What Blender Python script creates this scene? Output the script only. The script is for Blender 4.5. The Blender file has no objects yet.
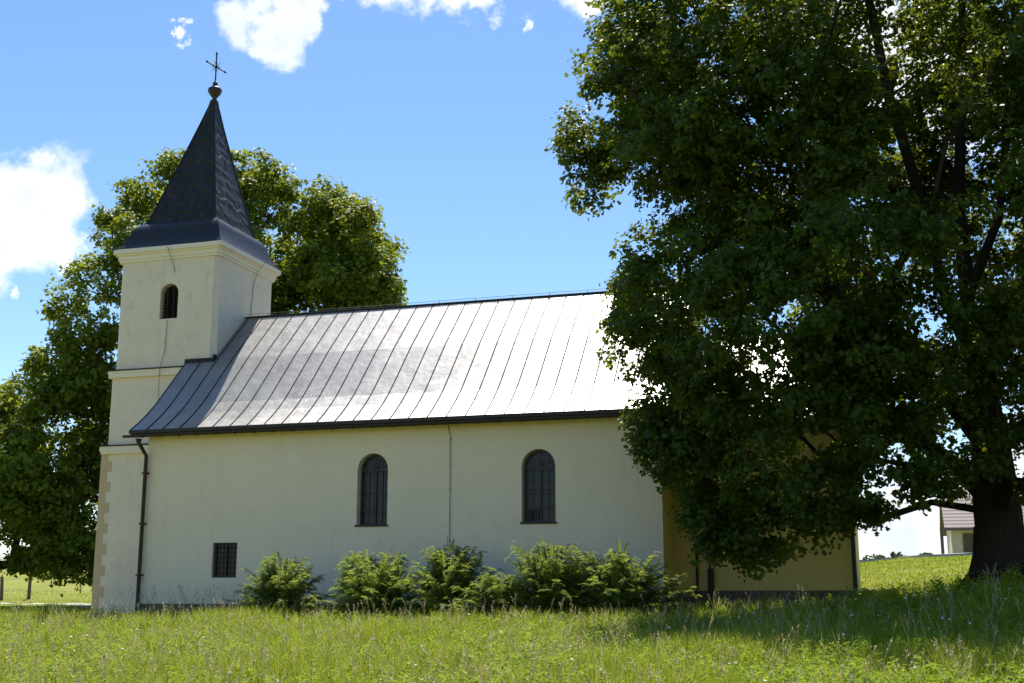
import bpy, math, random
import numpy as np
from mathutils import Vector, Matrix
from mathutils.geometry import tessellate_polygon

R = math.radians
sc = bpy.context.scene
col = sc.collection
rng = np.random.default_rng(7)
random.seed(7)

# ------------------------------------------------------------------ camera
F, CX, CY = 1222.1, 512.0, 341.5
YAW, PITCH = 0.2973, 0.2025
CO = np.array([21.298, -32.0, 0.422])
FW = np.array([-math.sin(YAW) * math.cos(PITCH), math.cos(YAW) * math.cos(PITCH), math.sin(PITCH)])
RT = np.cross(FW, [0, 0, 1.0]); RT /= np.linalg.norm(RT)
UP = np.cross(RT, FW)
cam_d = bpy.data.cameras.new('camera')
cam_d.sensor_width = 36.0
cam_d.lens = F * 36.0 / 1024.0
cam_d.clip_end = 6000
cam_o = bpy.data.objects.new('camera', cam_d); col.objects.link(cam_o)
cam_o.matrix_world = Matrix(((RT[0], UP[0], -FW[0], CO[0]), (RT[1], UP[1], -FW[1], CO[1]),
                             (RT[2], UP[2], -FW[2], CO[2]), (0, 0, 0, 1)))
sc.camera = cam_o

def ray(x, y):
    return FW + RT * (x - CX) / F - UP * (y - CY) / F
def at(x, y, Y):
    d = ray(x, y)
    return CO + d * ((Y - CO[1]) / d[1])
def pix(P):
    d = np.asarray(P, float) - CO
    z = d @ FW
    return np.stack([CX + F * (d @ RT) / z, CY - F * (d @ UP) / z], -1)

# ------------------------------------------------------------------ view, sky, sun
sc.view_settings.view_transform = 'Standard'
sc.view_settings.look = 'None'
sc.view_settings.gamma = 1.0
sc.view_settings.use_curve_mapping = False
sc.view_settings.exposure = 0.8
SUN_EL, SUN_AZ = R(62), R(-17.5)          # azimuth measured from +Y towards +X
SUN_DIR = Vector((math.sin(SUN_AZ) * math.cos(SUN_EL), math.cos(SUN_AZ) * math.cos(SUN_EL), math.sin(SUN_EL)))
sun_d = bpy.data.lights.new('sun', 'SUN')
sun_d.energy = 5.0; sun_d.angle = R(0.53); sun_d.color = (1.0, 0.95, 0.86)
sun_o = bpy.data.objects.new('sun', sun_d); col.objects.link(sun_o)
sun_o.rotation_euler = SUN_DIR.to_track_quat('Z', 'Y').to_euler()
sun_o.location = (0, 60, 120)

world = bpy.data.worlds.new('World'); sc.world = world
world.use_nodes = True
wt = world.node_tree; wt.nodes.clear()

class NT:
    """small node-tree writer"""
    def __init__(s, t): s.t = t
    def n(s, typ, **kw):
        nd = s.t.nodes.new(typ)
        ins = kw.pop('ins', {})
        for k, v in kw.items(): setattr(nd, k, v)
        for k, v in ins.items(): s.set(nd, k, v)
        return nd
    def set(s, nd, k, v):
        sock = nd.inputs[k]
        if isinstance(v, bpy.types.NodeSocket): s.t.links.new(v, sock)
        elif isinstance(v, bpy.types.Node): s.t.links.new(v.outputs[0], sock)
        else: sock.default_value = v
    def math(s, op, a, b=None, clamp=False):
        m = s.n('ShaderNodeMath', operation=op, use_clamp=clamp); s.set(m, 0, a)
        if b is not None: s.set(m, 1, b)
        return m.outputs[0]
    def ramp(s, fac, stops):
        r = s.n('ShaderNodeValToRGB'); s.set(r, 'Fac', fac)
        cr = r.color_ramp
        while len(cr.elements) < len(stops): cr.elements.new(0.5)
        for e, (p, c) in zip(cr.elements, stops):
            e.position = p; e.color = c if len(c) == 4 else (*c, 1)
        return r.outputs[0]
    def mix(s, fac, a, b, blend='MIX'):
        m = s.n('ShaderNodeMix', data_type='RGBA', blend_type=blend)
        s.set(m, 0, fac); s.set(m, 6, a if not isinstance(a, tuple) or len(a) == 4 else (*a, 1))
        s.set(m, 7, b if not isinstance(b, tuple) or len(b) == 4 else (*b, 1))
        return m.outputs[2]
    def noise(s, vec, scale, detail=4, rough=0.55, out=0, dist=0.0):
        k = s.n('ShaderNodeTexNoise'); s.set(k, 'Vector', vec)
        k.inputs['Scale'].default_value = scale; k.inputs['Detail'].default_value = detail
        k.inputs['Roughness'].default_value = rough; k.inputs['Distortion'].default_value = dist
        return k.outputs[out]

w = NT(wt)
tc = w.n('ShaderNodeTexCoord').outputs['Generated']
sky = w.n('ShaderNodeTexSky', sky_type='NISHITA', sun_disc=False, sun_elevation=SUN_EL,
          sun_rotation=SUN_AZ, altitude=600.0, air_density=1.0, dust_density=0.4, ozone_density=1.6)
# cumulus clouds, at infinity, placed by direction
blobs = [(20, 205, 62), (55, 215, 46), (-30, 230, 75), (75, 232, 30), (-90, 200, 90), (10, 248, 34), (30, 165, 22),
         (240, 18, 34), (272, 24, 36), (305, 24, 26), (300, 4, 25), (258, 38, 20), (226, 8, 22),
         (345, -8, 20), (385, -34, 38), (450, -20, 34), (488, -12, 24), (521, 22, 9), (420, -30, 40),
         (181, 44, 9), (180, 28, 6), (33, 295, 11), (-4, 275, 12),
         (590, -4, 30), (620, -60, 60), (900, 60, 90), (960, 120, 60), (850, 20, 60), (780, 70, 45),
         (905, 560, 120), (800, 590, 160), (1050, 570, 150), (300, 610, 90), (60, 610, 80), (1150, 250, 120), (1300, 400, 160)]
warp = w.noise(tc, 14.0, 8, 0.62, 1)
wv = w.n('ShaderNodeVectorMath', operation='SUBTRACT', ins={0: warp, 1: (0.5, 0.5, 0.5)}).outputs[0]
wv = w.n('ShaderNodeVectorMath', operation='SCALE', ins={0: wv, 'Scale': 0.085}).outputs[0]
pv = w.n('ShaderNodeVectorMath', operation='ADD', ins={0: tc, 1: wv}).outputs[0]
acc = None
for (bx, by, br) in blobs:
    d = ray(bx, by); d = d / np.linalg.norm(d)
    dist = w.n('ShaderNodeVectorMath', operation='DISTANCE', ins={0: pv, 1: tuple(d)}).outputs['Value']
    v = w.math('SUBTRACT', 1.0, w.math('MULTIPLY', dist, F / br))
    v = w.math('MAXIMUM', v, -1.0)
    acc = v if acc is None else w.math('SMOOTH_MAX', acc, v)
    if acc is not v: acc.node.inputs[2].default_value = 0.15
n1 = w.noise(tc, 26.0, 8, 0.62)
dens = w.math('ADD', acc, w.math('MULTIPLY', w.math('SUBTRACT', n1, 0.5), 1.7))
# scattered clouds over the rest of the sky
nb = w.noise(tc, 3.2, 8, 0.55)
scat = w.ramp(nb, [(0.66, (0, 0, 0)), (0.80, (1, 1, 1))])
sepv = w.n('ShaderNodeSeparateXYZ', ins={0: tc})
fwd = w.math('GREATER_THAN', w.n('ShaderNodeVectorMath', operation='DOT_PRODUCT', ins={0: tc, 1: tuple(FW)}).outputs['Value'], 0.72)
scat = w.math('MULTIPLY', scat, w.math('SUBTRACT', 1.0, fwd))
mask = w.ramp(dens, [(0.02, (0, 0, 0)), (0.14, (.18, .18, .18)), (0.42, (.75, .75, .75)), (0.8, (1, 1, 1))])
mask = w.math('MAXIMUM', mask, scat, True)
n2 = w.noise(tc, 7.0, 6, 0.5)
ccol = w.ramp(n2, [(0.38, (0.72, 0.77, 0.85)), (0.53, (1.0, 1.0, 1.0))])
core = w.math('MULTIPLY', w.ramp(w.math('ADD', acc, w.math('MULTIPLY', w.math('SUBTRACT', n1, 0.5), .8)), [(0.52, (0, 0, 0)), (0.95, (1, 1, 1))]), .75)
ccol = w.mix(core, ccol, (0.60, 0.66, 0.76, 1))
skc = w.n('ShaderNodeHueSaturation', ins={'Color': sky.outputs[0], 'Saturation': 1.18})
bg1 = w.n('ShaderNodeBackground', ins={'Color': skc.outputs[0], 'Strength': 0.105})
bg2 = w.n('ShaderNodeBackground', ins={'Color': ccol, 'Strength': 0.78})
mx = w.n('ShaderNodeMixShader', ins={0: mask, 1: bg1.outputs[0], 2: bg2.outputs[0]})
wo = w.n('ShaderNodeOutputWorld', ins={'Surface': mx.outputs[0]})

# ------------------------------------------------------------------ materials
def mat(name, build):
    m = bpy.data.materials.new(name); m.use_nodes = True
    t = m.node_tree; t.nodes.clear(); k = NT(t)
    out = k.n('ShaderNodeOutputMaterial')
    sh = build(k)
    t.links.new(sh, out.inputs['Surface'])
    return m
def principled(k, color, rough=0.8, metal=0.0, bump=None, bstr=0.3, bdist=0.01, spec=0.5):
    p = k.n('ShaderNodeBsdfPrincipled')
    k.set(p, 'Base Color', color if not isinstance(color, tuple) else (*color, 1))
    k.set(p, 'Roughness', rough); k.set(p, 'Metallic', metal)
    p.inputs['Specular IOR Level'].default_value = spec
    if bump is not None:
        b = k.n('ShaderNodeBump', ins={'Height': bump}); b.inputs['Strength'].default_value = bstr
        b.inputs['Distance'].default_value = bdist
        k.set(p, 'Normal', b.outputs[0])
    return p.outputs[0]
def ocoord(k):
    return k.n('ShaderNodeTexCoord').outputs['Object']

def plaster(c1, c2, stain):
    def f(k):
        o = ocoord(k)
        big = k.noise(o, 0.55, 5, 0.6)
        mid = k.noise(o, 3.0, 6, 0.65)
        mp = k.n('ShaderNodeMapping', ins={'Vector': o}); mp.inputs['Scale'].default_value = (2.2, 2.2, 0.22)
        drip = k.noise(mp.outputs[0], 1.5, 5, 0.6)
        c = k.mix(k.ramp(big, [(0.3, (0, 0, 0)), (0.7, (1, 1, 1))]), c1, c2)
        c = k.mix(k.math('MULTIPLY', k.ramp(mid, [(0.52, (0, 0, 0)), (0.75, (1, 1, 1))]), 0.35), c, stain)
        c = k.mix(k.math('MULTIPLY', k.ramp(drip, [(0.55, (0, 0, 0)), (0.8, (1, 1, 1))]), 0.4), c, stain)
        fine = k.noise(o, 60.0, 3, 0.7)
        h = k.math('ADD', k.math('MULTIPLY', fine, 0.3), k.noise(o, 4.0, 4))
        return principled(k, c, 0.9, 0, h, 0.25, 0.012, 0.2)
    return f
M = {}
M['plaster'] = mat('cream_plaster', plaster((.79, .665, .50), (.745, .625, .465), (.61, .51, .375)))
M['plaster_tower'] = mat('tower_plaster', plaster((.76, .645, .54), (.67, .57, .475), (.41, .345, .27)))
M['plaster_choir'] = mat('ochre_plaster', plaster((.72, .54, .18), (.66, .50, .165), (.54, .43, .18)))
M['cornice'] = mat('cornice_plaster', plaster((.77, .68, .59), (.73, .64, .55), (.62, .54, .46)))
M['quoin'] = mat('quoin_paint', plaster((.56, .40, .25), (.52, .38, .25), (.46, .34, .24)))
def stone(k):
    o = ocoord(k)
    v = k.n('ShaderNodeTexVoronoi', ins={'Vector': o}); v.inputs['Scale'].default_value = 3.5
    n = k.noise(o, 9, 5)
    c = k.mix(v.outputs['Distance'], (.10, .085, .065), (.20, .175, .14))
    c = k.mix(k.math('MULTIPLY', n, .6), c, (.07, .065, .05))
    return principled(k, c, .95, 0, k.math('ADD', v.outputs['Distance'], n), .7, .04, .1)
M['stone'] = mat('plinth_stone', stone)
def roof_metal(k):
    o = ocoord(k)
    n = k.noise(o, 1.1, 5, .6); f = k.noise(o, 9, 5, .6)
    mp = k.n('ShaderNodeMapping', ins={'Vector': o}); mp.inputs['Scale'].default_value = (1.6, .3, .3)
    pan = k.noise(mp.outputs[0], 1.2, 3)
    c = k.mix(k.ramp(n, [(.35, (0, 0, 0)), (.7, (1, 1, 1))]), (.33, .325, .32), (.255, .247, .24))
    c = k.mix(k.math('MULTIPLY', k.ramp(f, [(.55, (0, 0, 0)), (.8, (1, 1, 1))]), .35), c, (.22, .19, .165))
    r = k.math('ADD', .37, k.math('MULTIPLY', pan, .16))
    h = k.math('ADD', k.noise(o, 1.9, 2), k.math('MULTIPLY', k.noise(o, 4.0, 1), .12))
    return principled(k, c, r, .75, h, .3, .05, .5)
M['roof_metal'] = mat('sheet_metal_roof', roof_metal)
def seam_metal(k):
    return principled(k, (.035, .035, .037), .9, 0, spec=.1)
M['seam'] = mat('seam_metal', seam_metal)
def spire_metal(k):
    o = ocoord(k)
    n = k.noise(o, 2.0, 6, .65)
    wv_ = k.n('ShaderNodeTexWave', wave_type='BANDS', bands_direction='Z', ins={'Vector': o})
    wv_.inputs['Scale'].default_value = .75; wv_.inputs['Distortion'].default_value = 6.0; wv_.inputs['Detail'].default_value = 3
    wv_.inputs['Detail Scale'].default_value = 2.5
    c = k.mix(n, (.011, .012, .013), (.034, .033, .033))
    mp = k.n('ShaderNodeMapping', ins={'Vector': o}); mp.inputs['Scale'].default_value = (3, 3, .25)
    st = k.noise(mp.outputs[0], 1.2, 4)
    c = k.mix(k.math('MULTIPLY', k.ramp(st, [(.55, (0, 0, 0)), (.75, (1, 1, 1))]), .5), c, (.085, .08, .07))
    h = k.math('ADD', wv_.outputs['Fac'], k.math('MULTIPLY', n, 1.4))
    return principled(k, c, .38, .0, h, .9, .05, .13)
M['spire'] = mat('dark_spire_sheet', spire_metal)
def skirt_metal(k):
    o = ocoord(k); n = k.noise(o, 3.0, 6, .65)
    return principled(k, k.mix(n, (.010, .010, .011), (.034, .033, .032)), k.math('ADD', .30, k.math('MULTIPLY', n, .2)), .15, k.math('ADD', n, k.noise(o, 1.2, 3)), .35, .05, .32)
M['skirt'] = mat('worn_skirt_sheet', skirt_metal)
M['brown_metal'] = mat('brown_gutter_metal', lambda k: principled(k, k.mix(k.noise(ocoord(k), 6, 4), (.014, .010, .008), (.035, .022, .016)), .6, .1))
M['rust'] = mat('rusty_pipe', lambda k: principled(k, k.mix(k.noise(ocoord(k), 5, 5), (.028, .015, .010), (.075, .035, .02)), .75, .1))
M['iron'] = mat('dark_iron', lambda k: principled(k, k.mix(k.noise(ocoord(k), 20, 3), (.015, .015, .016), (.035, .033, .03)), .6, .5))
M['finial'] = mat('patinated_copper', lambda k: principled(k, k.mix(k.noise(ocoord(k), 8, 4), (.012, .014, .010), (.032, .024, .013)), .55, .1))
M['wire'] = mat('galvanised_wire', lambda k: principled(k, k.mix(k.noise(ocoord(k), 5, 2), (.12, .12, .11), (.2, .2, .19)), .5, .7))
M['glass'] = mat('old_window_glass', lambda k: principled(k, k.mix(k.noise(ocoord(k), 3, 3), (.010, .011, .014), (.026, .028, .032)), .25, 0, k.noise(ocoord(k), 5, 2), .15, .02, .32))
M['fascia'] = mat('fascia_board', lambda k: principled(k, k.mix(k.noise(ocoord(k), 4, 4), (.42, .36, .2), (.34, .29, .16)), .8))
M['frame'] = mat('window_frame_paint', lambda k: principled(k, k.mix(k.noise(ocoord(k), 9, 3), (.025, .024, .023), (.05, .047, .044)), .6))
M['soffit'] = M['fascia']
def bark(k):
    o = ocoord(k)
    mp = k.n('ShaderNodeMapping', ins={'Vector': o}); mp.inputs['Scale'].default_value = (5, 5, .8)
    n = k.noise(mp.outputs[0], 3.0, 6, .65)
    c = k.mix(n, (.018, .014, .011), (.06, .048, .038))
    return principled(k, c, .95, 0, n, 1.0, .05, .1)
M['bark'] = mat('grey_bark', bark)
def leafmat(c1, c2, ct, tw, rough=.62, spec=.15):
    def f(k):
        g = k.n('ShaderNodeNewGeometry').outputs['Random Per Island']
        c = k.mix(g, c1, c2)
        d = principled(k, c, rough, 0, None, spec=spec)
        tr = k.n('ShaderNodeBsdfTranslucent'); k.set(tr, 'Color', k.mix(g, ct, tuple(x * .75 for x in ct)))
        m = k.n('ShaderNodeMixShader'); m.inputs[0].default_value = tw
        k.t.links.new(d, m.inputs[1]); k.t.links.new(tr.outputs[0], m.inputs[2])
        return m.outputs[0]
    return f
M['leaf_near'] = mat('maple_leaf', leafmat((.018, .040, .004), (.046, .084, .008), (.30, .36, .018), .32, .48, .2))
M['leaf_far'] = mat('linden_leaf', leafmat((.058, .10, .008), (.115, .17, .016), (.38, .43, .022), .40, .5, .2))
M['leaf_hedge'] = mat('hedge_leaf', leafmat((.045, .080, .018), (.07, .11, .025), (.12, .17, .03), .3))
M['needle'] = mat('yew_needle', leafmat((.12, .185, .028), (.21, .28, .055), (.36, .44, .06), .45))
M['twig'] = mat('shrub_twig', lambda k: principled(k, (.06, .045, .03), .9))
def grassmat(k):
    g = k.n('ShaderNodeNewGeometry')
    rnd = g.outputs['Random Per Island']
    o = g.outputs['Position']
    patch = k.noise(o, .45, 4, .6)
    c = k.ramp(rnd, [(0, (.08, .16, .006)), (.3, (.19, .30, .010)), (.62, (.34, .39, .018)), (.84, (.46, .46, .08)), (1, (.70, .63, .34))])
    c = k.mix(k.math('MULTIPLY', k.ramp(patch, [(.42, (0, 0, 0)), (.68, (1, 1, 1))]), .5), c, (.32, .29, .05))
    d = principled(k, c, .7, 0, None, spec=.08)
    tr = k.n('ShaderNodeBsdfTranslucent'); k.set(tr, 'Color', k.mix(.5, c, (.42, .50, .03)))
    m = k.n('ShaderNodeMixShader'); m.inputs[0].default_value = .42
    k.t.links.new(d, m.inputs[1]); k.t.links.new(tr.outputs[0], m.inputs[2])
    return m.outputs[0]
M['grass'] = mat('meadow_grass', grassmat)
M['weed'] = mat('weed_leaf', leafmat((.14, .23, .020), (.25, .34, .04), (.38, .50, .045), .4))
M['seed'] = mat('dry_seed_head', leafmat((.34, .27, .17), (.50, .42, .28), (.45, .36, .2), .3))
M['straw'] = mat('dry_straw', leafmat((.36, .36, .08), (.60, .56, .24), (.5, .48, .14), .35))
M['petal'] = mat('white_petal', leafmat((.75, .74, .68), (.8, .79, .74), (.7, .7, .6), .2))
M['petal_y'] = mat('yellow_petal', leafmat((.75, .52, .03), (.8, .6, .05), (.7, .5, .03), .2))
def groundmat(k):
    o = k.n('ShaderNodeNewGeometry').outputs['Position']
    n1_ = k.noise(o, .35, 5, .6); n2_ = k.noise(o, 3.0, 6, .7); n3 = k.noise(o, 22.0, 4, .7)
    c = k.mix(k.ramp(n1_, [(.35, (0, 0, 0)), (.65, (1, 1, 1))]), (.19, .22, .036), (.28, .27, .068))
    c = k.mix(k.math('MULTIPLY', k.ramp(n2_, [(.45, (0, 0, 0)), (.7, (1, 1, 1))]), .6), c, (.17, .20, .03))
    c = k.mix(k.math('MULTIPLY', k.ramp(n3, [(.5, (0, 0, 0)), (.75, (1, 1, 1))]), .5), c, (.30, .28, .09))
    return principled(k, c, .95, 0, k.math('ADD', n3, n2_), .8, .08, .1)
M['ground'] = mat('grassy_ground', groundmat)
def gravel(k):
    o = k.n('ShaderNodeNewGeometry').outputs['Position']
    n = k.noise(o, 14, 5, .7)
    return principled(k, k.mix(n, (.28, .27, .24), (.50, .48, .44)), .95, 0, n, .5, .02, .1)
M['gravel'] = mat('pale_gravel', gravel)
M['kerb'] = mat('concrete_kerb', lambda k: principled(k, k.mix(k.noise(ocoord(k), 8, 4), (.30, .29, .28), (.42, .41, .39)), .9))
M['asphalt'] = mat('asphalt', lambda k: principled(k, k.mix(k.noise(ocoord(k), 30, 3), (.045, .045, .047), (.075, .074, .072)), .9))
def tilemat(k):
    o = ocoord(k)
    wv_ = k.n('ShaderNodeTexWave', wave_type='BANDS', bands_direction='Z', ins={'Vector': o}); wv_.inputs['Scale'].default_value = 1.6
    n = k.noise(o, 6, 4)
    return principled(k, k.mix(n, (.11, .082, .078), (.17, .125, .115)), .7, 0, wv_.outputs['Fac'], .6, .04)
M['tile'] = mat('brown_roof_tile', tilemat)
M['housewall'] = mat('house_plaster', plaster((.66, .60, .48), (.62, .56, .45), (.5, .46, .36)))
M['wood'] = mat('weathered_wood', lambda k: principled(k, k.mix(k.noise(ocoord(k), 8, 5), (.08, .06, .045), (.16, .13, .10)), .9))
M['cable'] = mat('cable_rubber', lambda k: principled(k, (.008, .008, .008), .9, 0, spec=.05))

# ------------------------------------------------------------------ mesh helpers
def worldloc(o):
    v = np.zeros(3)
    while o is not None:
        v += np.array(o.location); o = o.parent
    return v
def thing(name, label, cat, loc, group=None):
    o = bpy.data.objects.new(name, None); col.objects.link(o)
    o.empty_display_size = .3
    o.location = tuple(float(v) for v in loc); tag(o, label, cat, group)
    return o
def tag(o, label=None, cat=None, group=None, kind=None):
    if label: o['label'] = label
    if cat: o['category'] = cat
    if group: o['group'] = group
    if kind: o['kind'] = kind
    return o
def link(name, me, m, parent=None):
    me.materials.append(m)
    o = bpy.data.objects.new(name, me); col.objects.link(o)
    if parent is not None: o.parent = parent
    return o
class MB:
    """collects polygons in world coordinates, linked as ONE mesh"""
    def __init__(s): s.v = []; s.f = []
    def add(s, vs, fs):
        b = len(s.v); s.v += [tuple(map(float, q)) for q in vs]; s.f += [tuple(i + b for i in f) for f in fs]
    def box(s, lo, hi):
        (a, b, c), (d, e, f) = lo, hi
        s.add([(a, b, c), (d, b, c), (d, e, c), (a, e, c), (a, b, f), (d, b, f), (d, e, f), (a, e, f)],
              [(0, 3, 2, 1), (4, 5, 6, 7), (0, 1, 5, 4), (1, 2, 6, 5), (2, 3, 7, 6), (3, 0, 4, 7)])
    def tube(s, pts, rad, n=8, caps=True, ell=1.0):
        pts = [np.asarray(p, float) for p in pts]
        if not hasattr(rad, '__len__'): rad = [rad] * len(pts)
        rings = []
        prev = None
        for i, p in enumerate(pts):
            a = pts[max(i - 1, 0)]; b = pts[min(i + 1, len(pts) - 1)]
            t = (b - a) / (np.linalg.norm(b - a) + 1e-9)
            if prev is None:
                u = np.cross(t, [0, 0, 1.0] if abs(t[2]) < .9 else [1.0, 0, 0])
            else:
                u = prev - t * (prev @ t)
            u /= np.linalg.norm(u) + 1e-9; prev = u; v = np.cross(t, u)
            rings.append([p + rad[i] * (math.cos(q) * u + ell * math.sin(q) * v) for q in np.linspace(0, 2 * math.pi, n, endpoint=False)])
        vs = [q for r in rings for q in r]; fs = []
        for i in range(len(pts) - 1):
            for j in range(n):
                k = (j + 1) % n
                fs.append((i * n + j, i * n + k, (i + 1) * n + k, (i + 1) * n + j))
        if caps:
            fs.append(tuple(range(n - 1, -1, -1))); fs.append(tuple((len(pts) - 1) * n + j for j in range(n)))
        s.add(vs, fs)
    def lathe(s, c, prof, n=16):
        vs = []; fs = []
        for (r, z) in prof:
            for q in np.linspace(0, 2 * math.pi, n, endpoint=False):
                vs.append((c[0] + r * math.cos(q), c[1] + r * math.sin(q), z))
        for i in range(len(prof) - 1):
            for j in range(n):
                k = (j + 1) % n
                fs.append((i * n + j, i * n + k, (i + 1) * n + k, (i + 1) * n + j))
        s.add(vs, fs)
    def poly_holes(s, outer, holes, to3):
        loops = [[Vector((x, z, 0)) for x, z in outer]] + [[Vector((x, z, 0)) for x, z in h] for h in holes]
        flat = [q for l in loops for q in l]
        tris = tessellate_polygon(loops)
        s.add([to3(q.x, q.y) for q in flat], tris)
    def build(s, name, m, parent=None, smooth=False, bevel=0):
        off = worldloc(parent)
        me = bpy.data.meshes.new(name)
        me.from_pydata([tuple(np.array(q) - off) for q in s.v], [], s.f)
        me.update()
        if smooth:
            me.shade_smooth()
        o = link(name, me, m, parent)
        if bevel:
            b = o.modifiers.new('bevel', 'BEVEL'); b.width = bevel; b.segments = 2; b.limit_method = 'ANGLE'
        return o
def npmesh(name, V, polys, m, parent=None, smooth=False):
    """V (n,3); polys = list of int arrays (k, corners)"""
    off = worldloc(parent)
    me = bpy.data.meshes.new(name)
    V = np.ascontiguousarray(V - off, dtype=np.float32)
    me.vertices.add(len(V)); me.vertices.foreach_set('co', V.ravel())
    li = np.concatenate([p.ravel() for p in polys]).astype(np.int32)
    st = []; c = 0
    for p in polys:
        st.append(c + np.arange(len(p)) * p.shape[1]); c += p.size
    st = np.concatenate(st).astype(np.int32)
    me.loops.add(len(li)); me.loops.foreach_set('vertex_index', li)
    me.polygons.add(len(st)); me.polygons.foreach_set('loop_start', st)
    me.update(calc_edges=True); me.validate()
    if smooth: me.shade_smooth()
    return link(name, me, m, parent)
def unit(a):
    return a / (np.linalg.norm(a, axis=-1, keepdims=True) + 1e-9)

# ------------------------------------------------------------------ terrain
ctrl = np.array([
    (21, -32, -1.25), (21, -45, -1.7), (0, -32, -1.7), (42, -32, -.7), (10, -20, -1.08), (17, -18, -1.0), (22.5, -18, -.95), (27, -18, -.75),
    (5, -12, -.8), (15, -12, -.72), (20, -12, -.55), (-3, -3, -.5), (4, -2, -.42), (12, -2, -.34), (16, -1, -.26), (20.4, .8, .10), (18, -5, -.42),
    (23, -9, .16), (26, -9, .30), (21, -8, -.25), (24, -3, .62), (24.5, 2, .66), (19, -2.5, -.2), (-10, 0, -.4), (-3.4, 2.3, -.25), (-12, 8, -.3), (-20, 15, -.2),
    (-24, 25, -.12), (-27, 31, .3), (-40, 60, 2.6), (-10, 40, .8), (7, 20, .5), (22, 20, 1.7), (30, 20, 2.0), (22, 26, 1.78),
    (25, 38, 1.9), (42, 10, 2.2), (0, 60, 1.8), (30, 80, 1.9), (-60, 20, .6), (-40, -20, -1.4), (60, 60, 2.4)], float)
def _tps(A, B):
    r2 = ((A[:, None, :2] - B[None, :, :2]) ** 2).sum(-1)
    return .5 * r2 * np.log(r2 + 1e-9)
_K = _tps(ctrl, ctrl) + np.eye(len(ctrl)) * 2.0
_P = np.c_[np.ones(len(ctrl)), ctrl[:, :2]]
_S = np.block([[_K, _P], [_P.T, np.zeros((3, 3))]])
_W = np.linalg.solve(_S, np.r_[ctrl[:, 2], 0, 0, 0])
def hz(x, y):
    x = np.atleast_1d(np.asarray(x, float)); y = np.atleast_1d(np.asarray(y, float))
    q = np.c_[np.clip(x, -60, 70), np.clip(y, -50, 90)]
    z = _tps(q, ctrl) @ _W[:-3] + _W[-3] + q @ _W[-2:]
    far = np.clip((np.hypot(x - 5, y - 10) - 70) / 60, 0, 1)
    z = np.clip(z, -4, 4)
    z = z * (1 - far) + far * 1.5 * np.clip((y + 40) / 100, -1, 1)
    z = z + .04 * np.sin(x * 1.3 + .7 * y) * np.sin(y * 1.1 - .5 * x) + .02 * np.sin(x * 3.1) * np.sin(y * 2.7 + 1)
    return z
gx = np.unique(np.concatenate([np.linspace(-700, -60, 17), np.linspace(-60, -12, 60), np.linspace(-12, 40, 160), np.linspace(40, 80, 24), np.linspace(80, 700, 16)]))
gy = np.unique(np.concatenate([np.linspace(-300, -50, 8), np.linspace(-50, 30, 200), np.linspace(30, 100, 60), np.linspace(100, 900, 20)]))
GX, GY = np.meshgrid(gx, gy)
V = np.c_[GX.ravel(), GY.ravel(), hz(GX.ravel(), GY.ravel())]
nx, ny = len(gx), len(gy)
idx = np.arange(nx * ny).reshape(ny, nx)
Q = np.stack([idx[:-1, :-1], idx[:-1, 1:], idx[1:, 1:], idx[1:, :-1]], -1).reshape(-1, 4)
tag(npmesh('ground', V, [Q], M['ground'], None, True), kind='structure')

def strip(name, pts, width, m, lift, thick=0.0):
    """a ribbon following the terrain"""
    pts = np.array(pts, float)
    t = np.concatenate([[0], np.cumsum(np.linalg.norm(np.diff(pts, axis=0), axis=1))])
    s = np.linspace(0, t[-1], int(t[-1] / .6) + 2)
    P = np.c_[np.interp(s, t, pts[:, 0]), np.interp(s, t, pts[:, 1])]
    d = unit(np.gradient(P, axis=0)); nrm = np.c_[-d[:, 1], d[:, 0]]
    cols = np.linspace(-.5, .5, 7)
    V = []
    for c in cols:
        q = P + nrm * c * width
        V.append(np.c_[q, hz(q[:, 0], q[:, 1]) + lift])
    V = np.stack(V, 1); n = len(P); k = len(cols)
    idx = np.arange(n * k).reshape(n, k)
    Q = [np.stack([idx[:-1, :-1], idx[1:, :-1], idx[1:, 1:], idx[:-1, 1:]], -1).reshape(-1, 4)]
    V = V.reshape(-1, 3)
    if thick:
        lo = V.copy(); lo[:, 2] -= thick; b = len(V)
        V = np.r_[V, lo]
        Q.append(np.c_[idx[:-1, 0], idx[:-1, 0] + b, idx[1:, 0] + b, idx[1:, 0]])
        Q.append(np.c_[idx[:-1, -1], idx[1:, -1], idx[1:, -1] + b, idx[:-1, -1] + b])
    return npmesh(name, V, Q, m)
tag(strip('path', [(-60, 22), (-34, 22.5), (-24, 22), (-15, 18), (-8, 10), (-5, 7)], 1.5, M['gravel'], .03), kind='structure')
tag(strip('road', [(-5, 27.6), (14, 24.3), (34, 23.6), (60, 22.5)], 4.0, M['asphalt'], .03), kind='structure')
tag(strip('kerb', [(-5, 25.4), (14, 22.1), (34, 21.4), (60, 20.3)], .22, M['kerb'], .16, .3), kind='structure')

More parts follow.
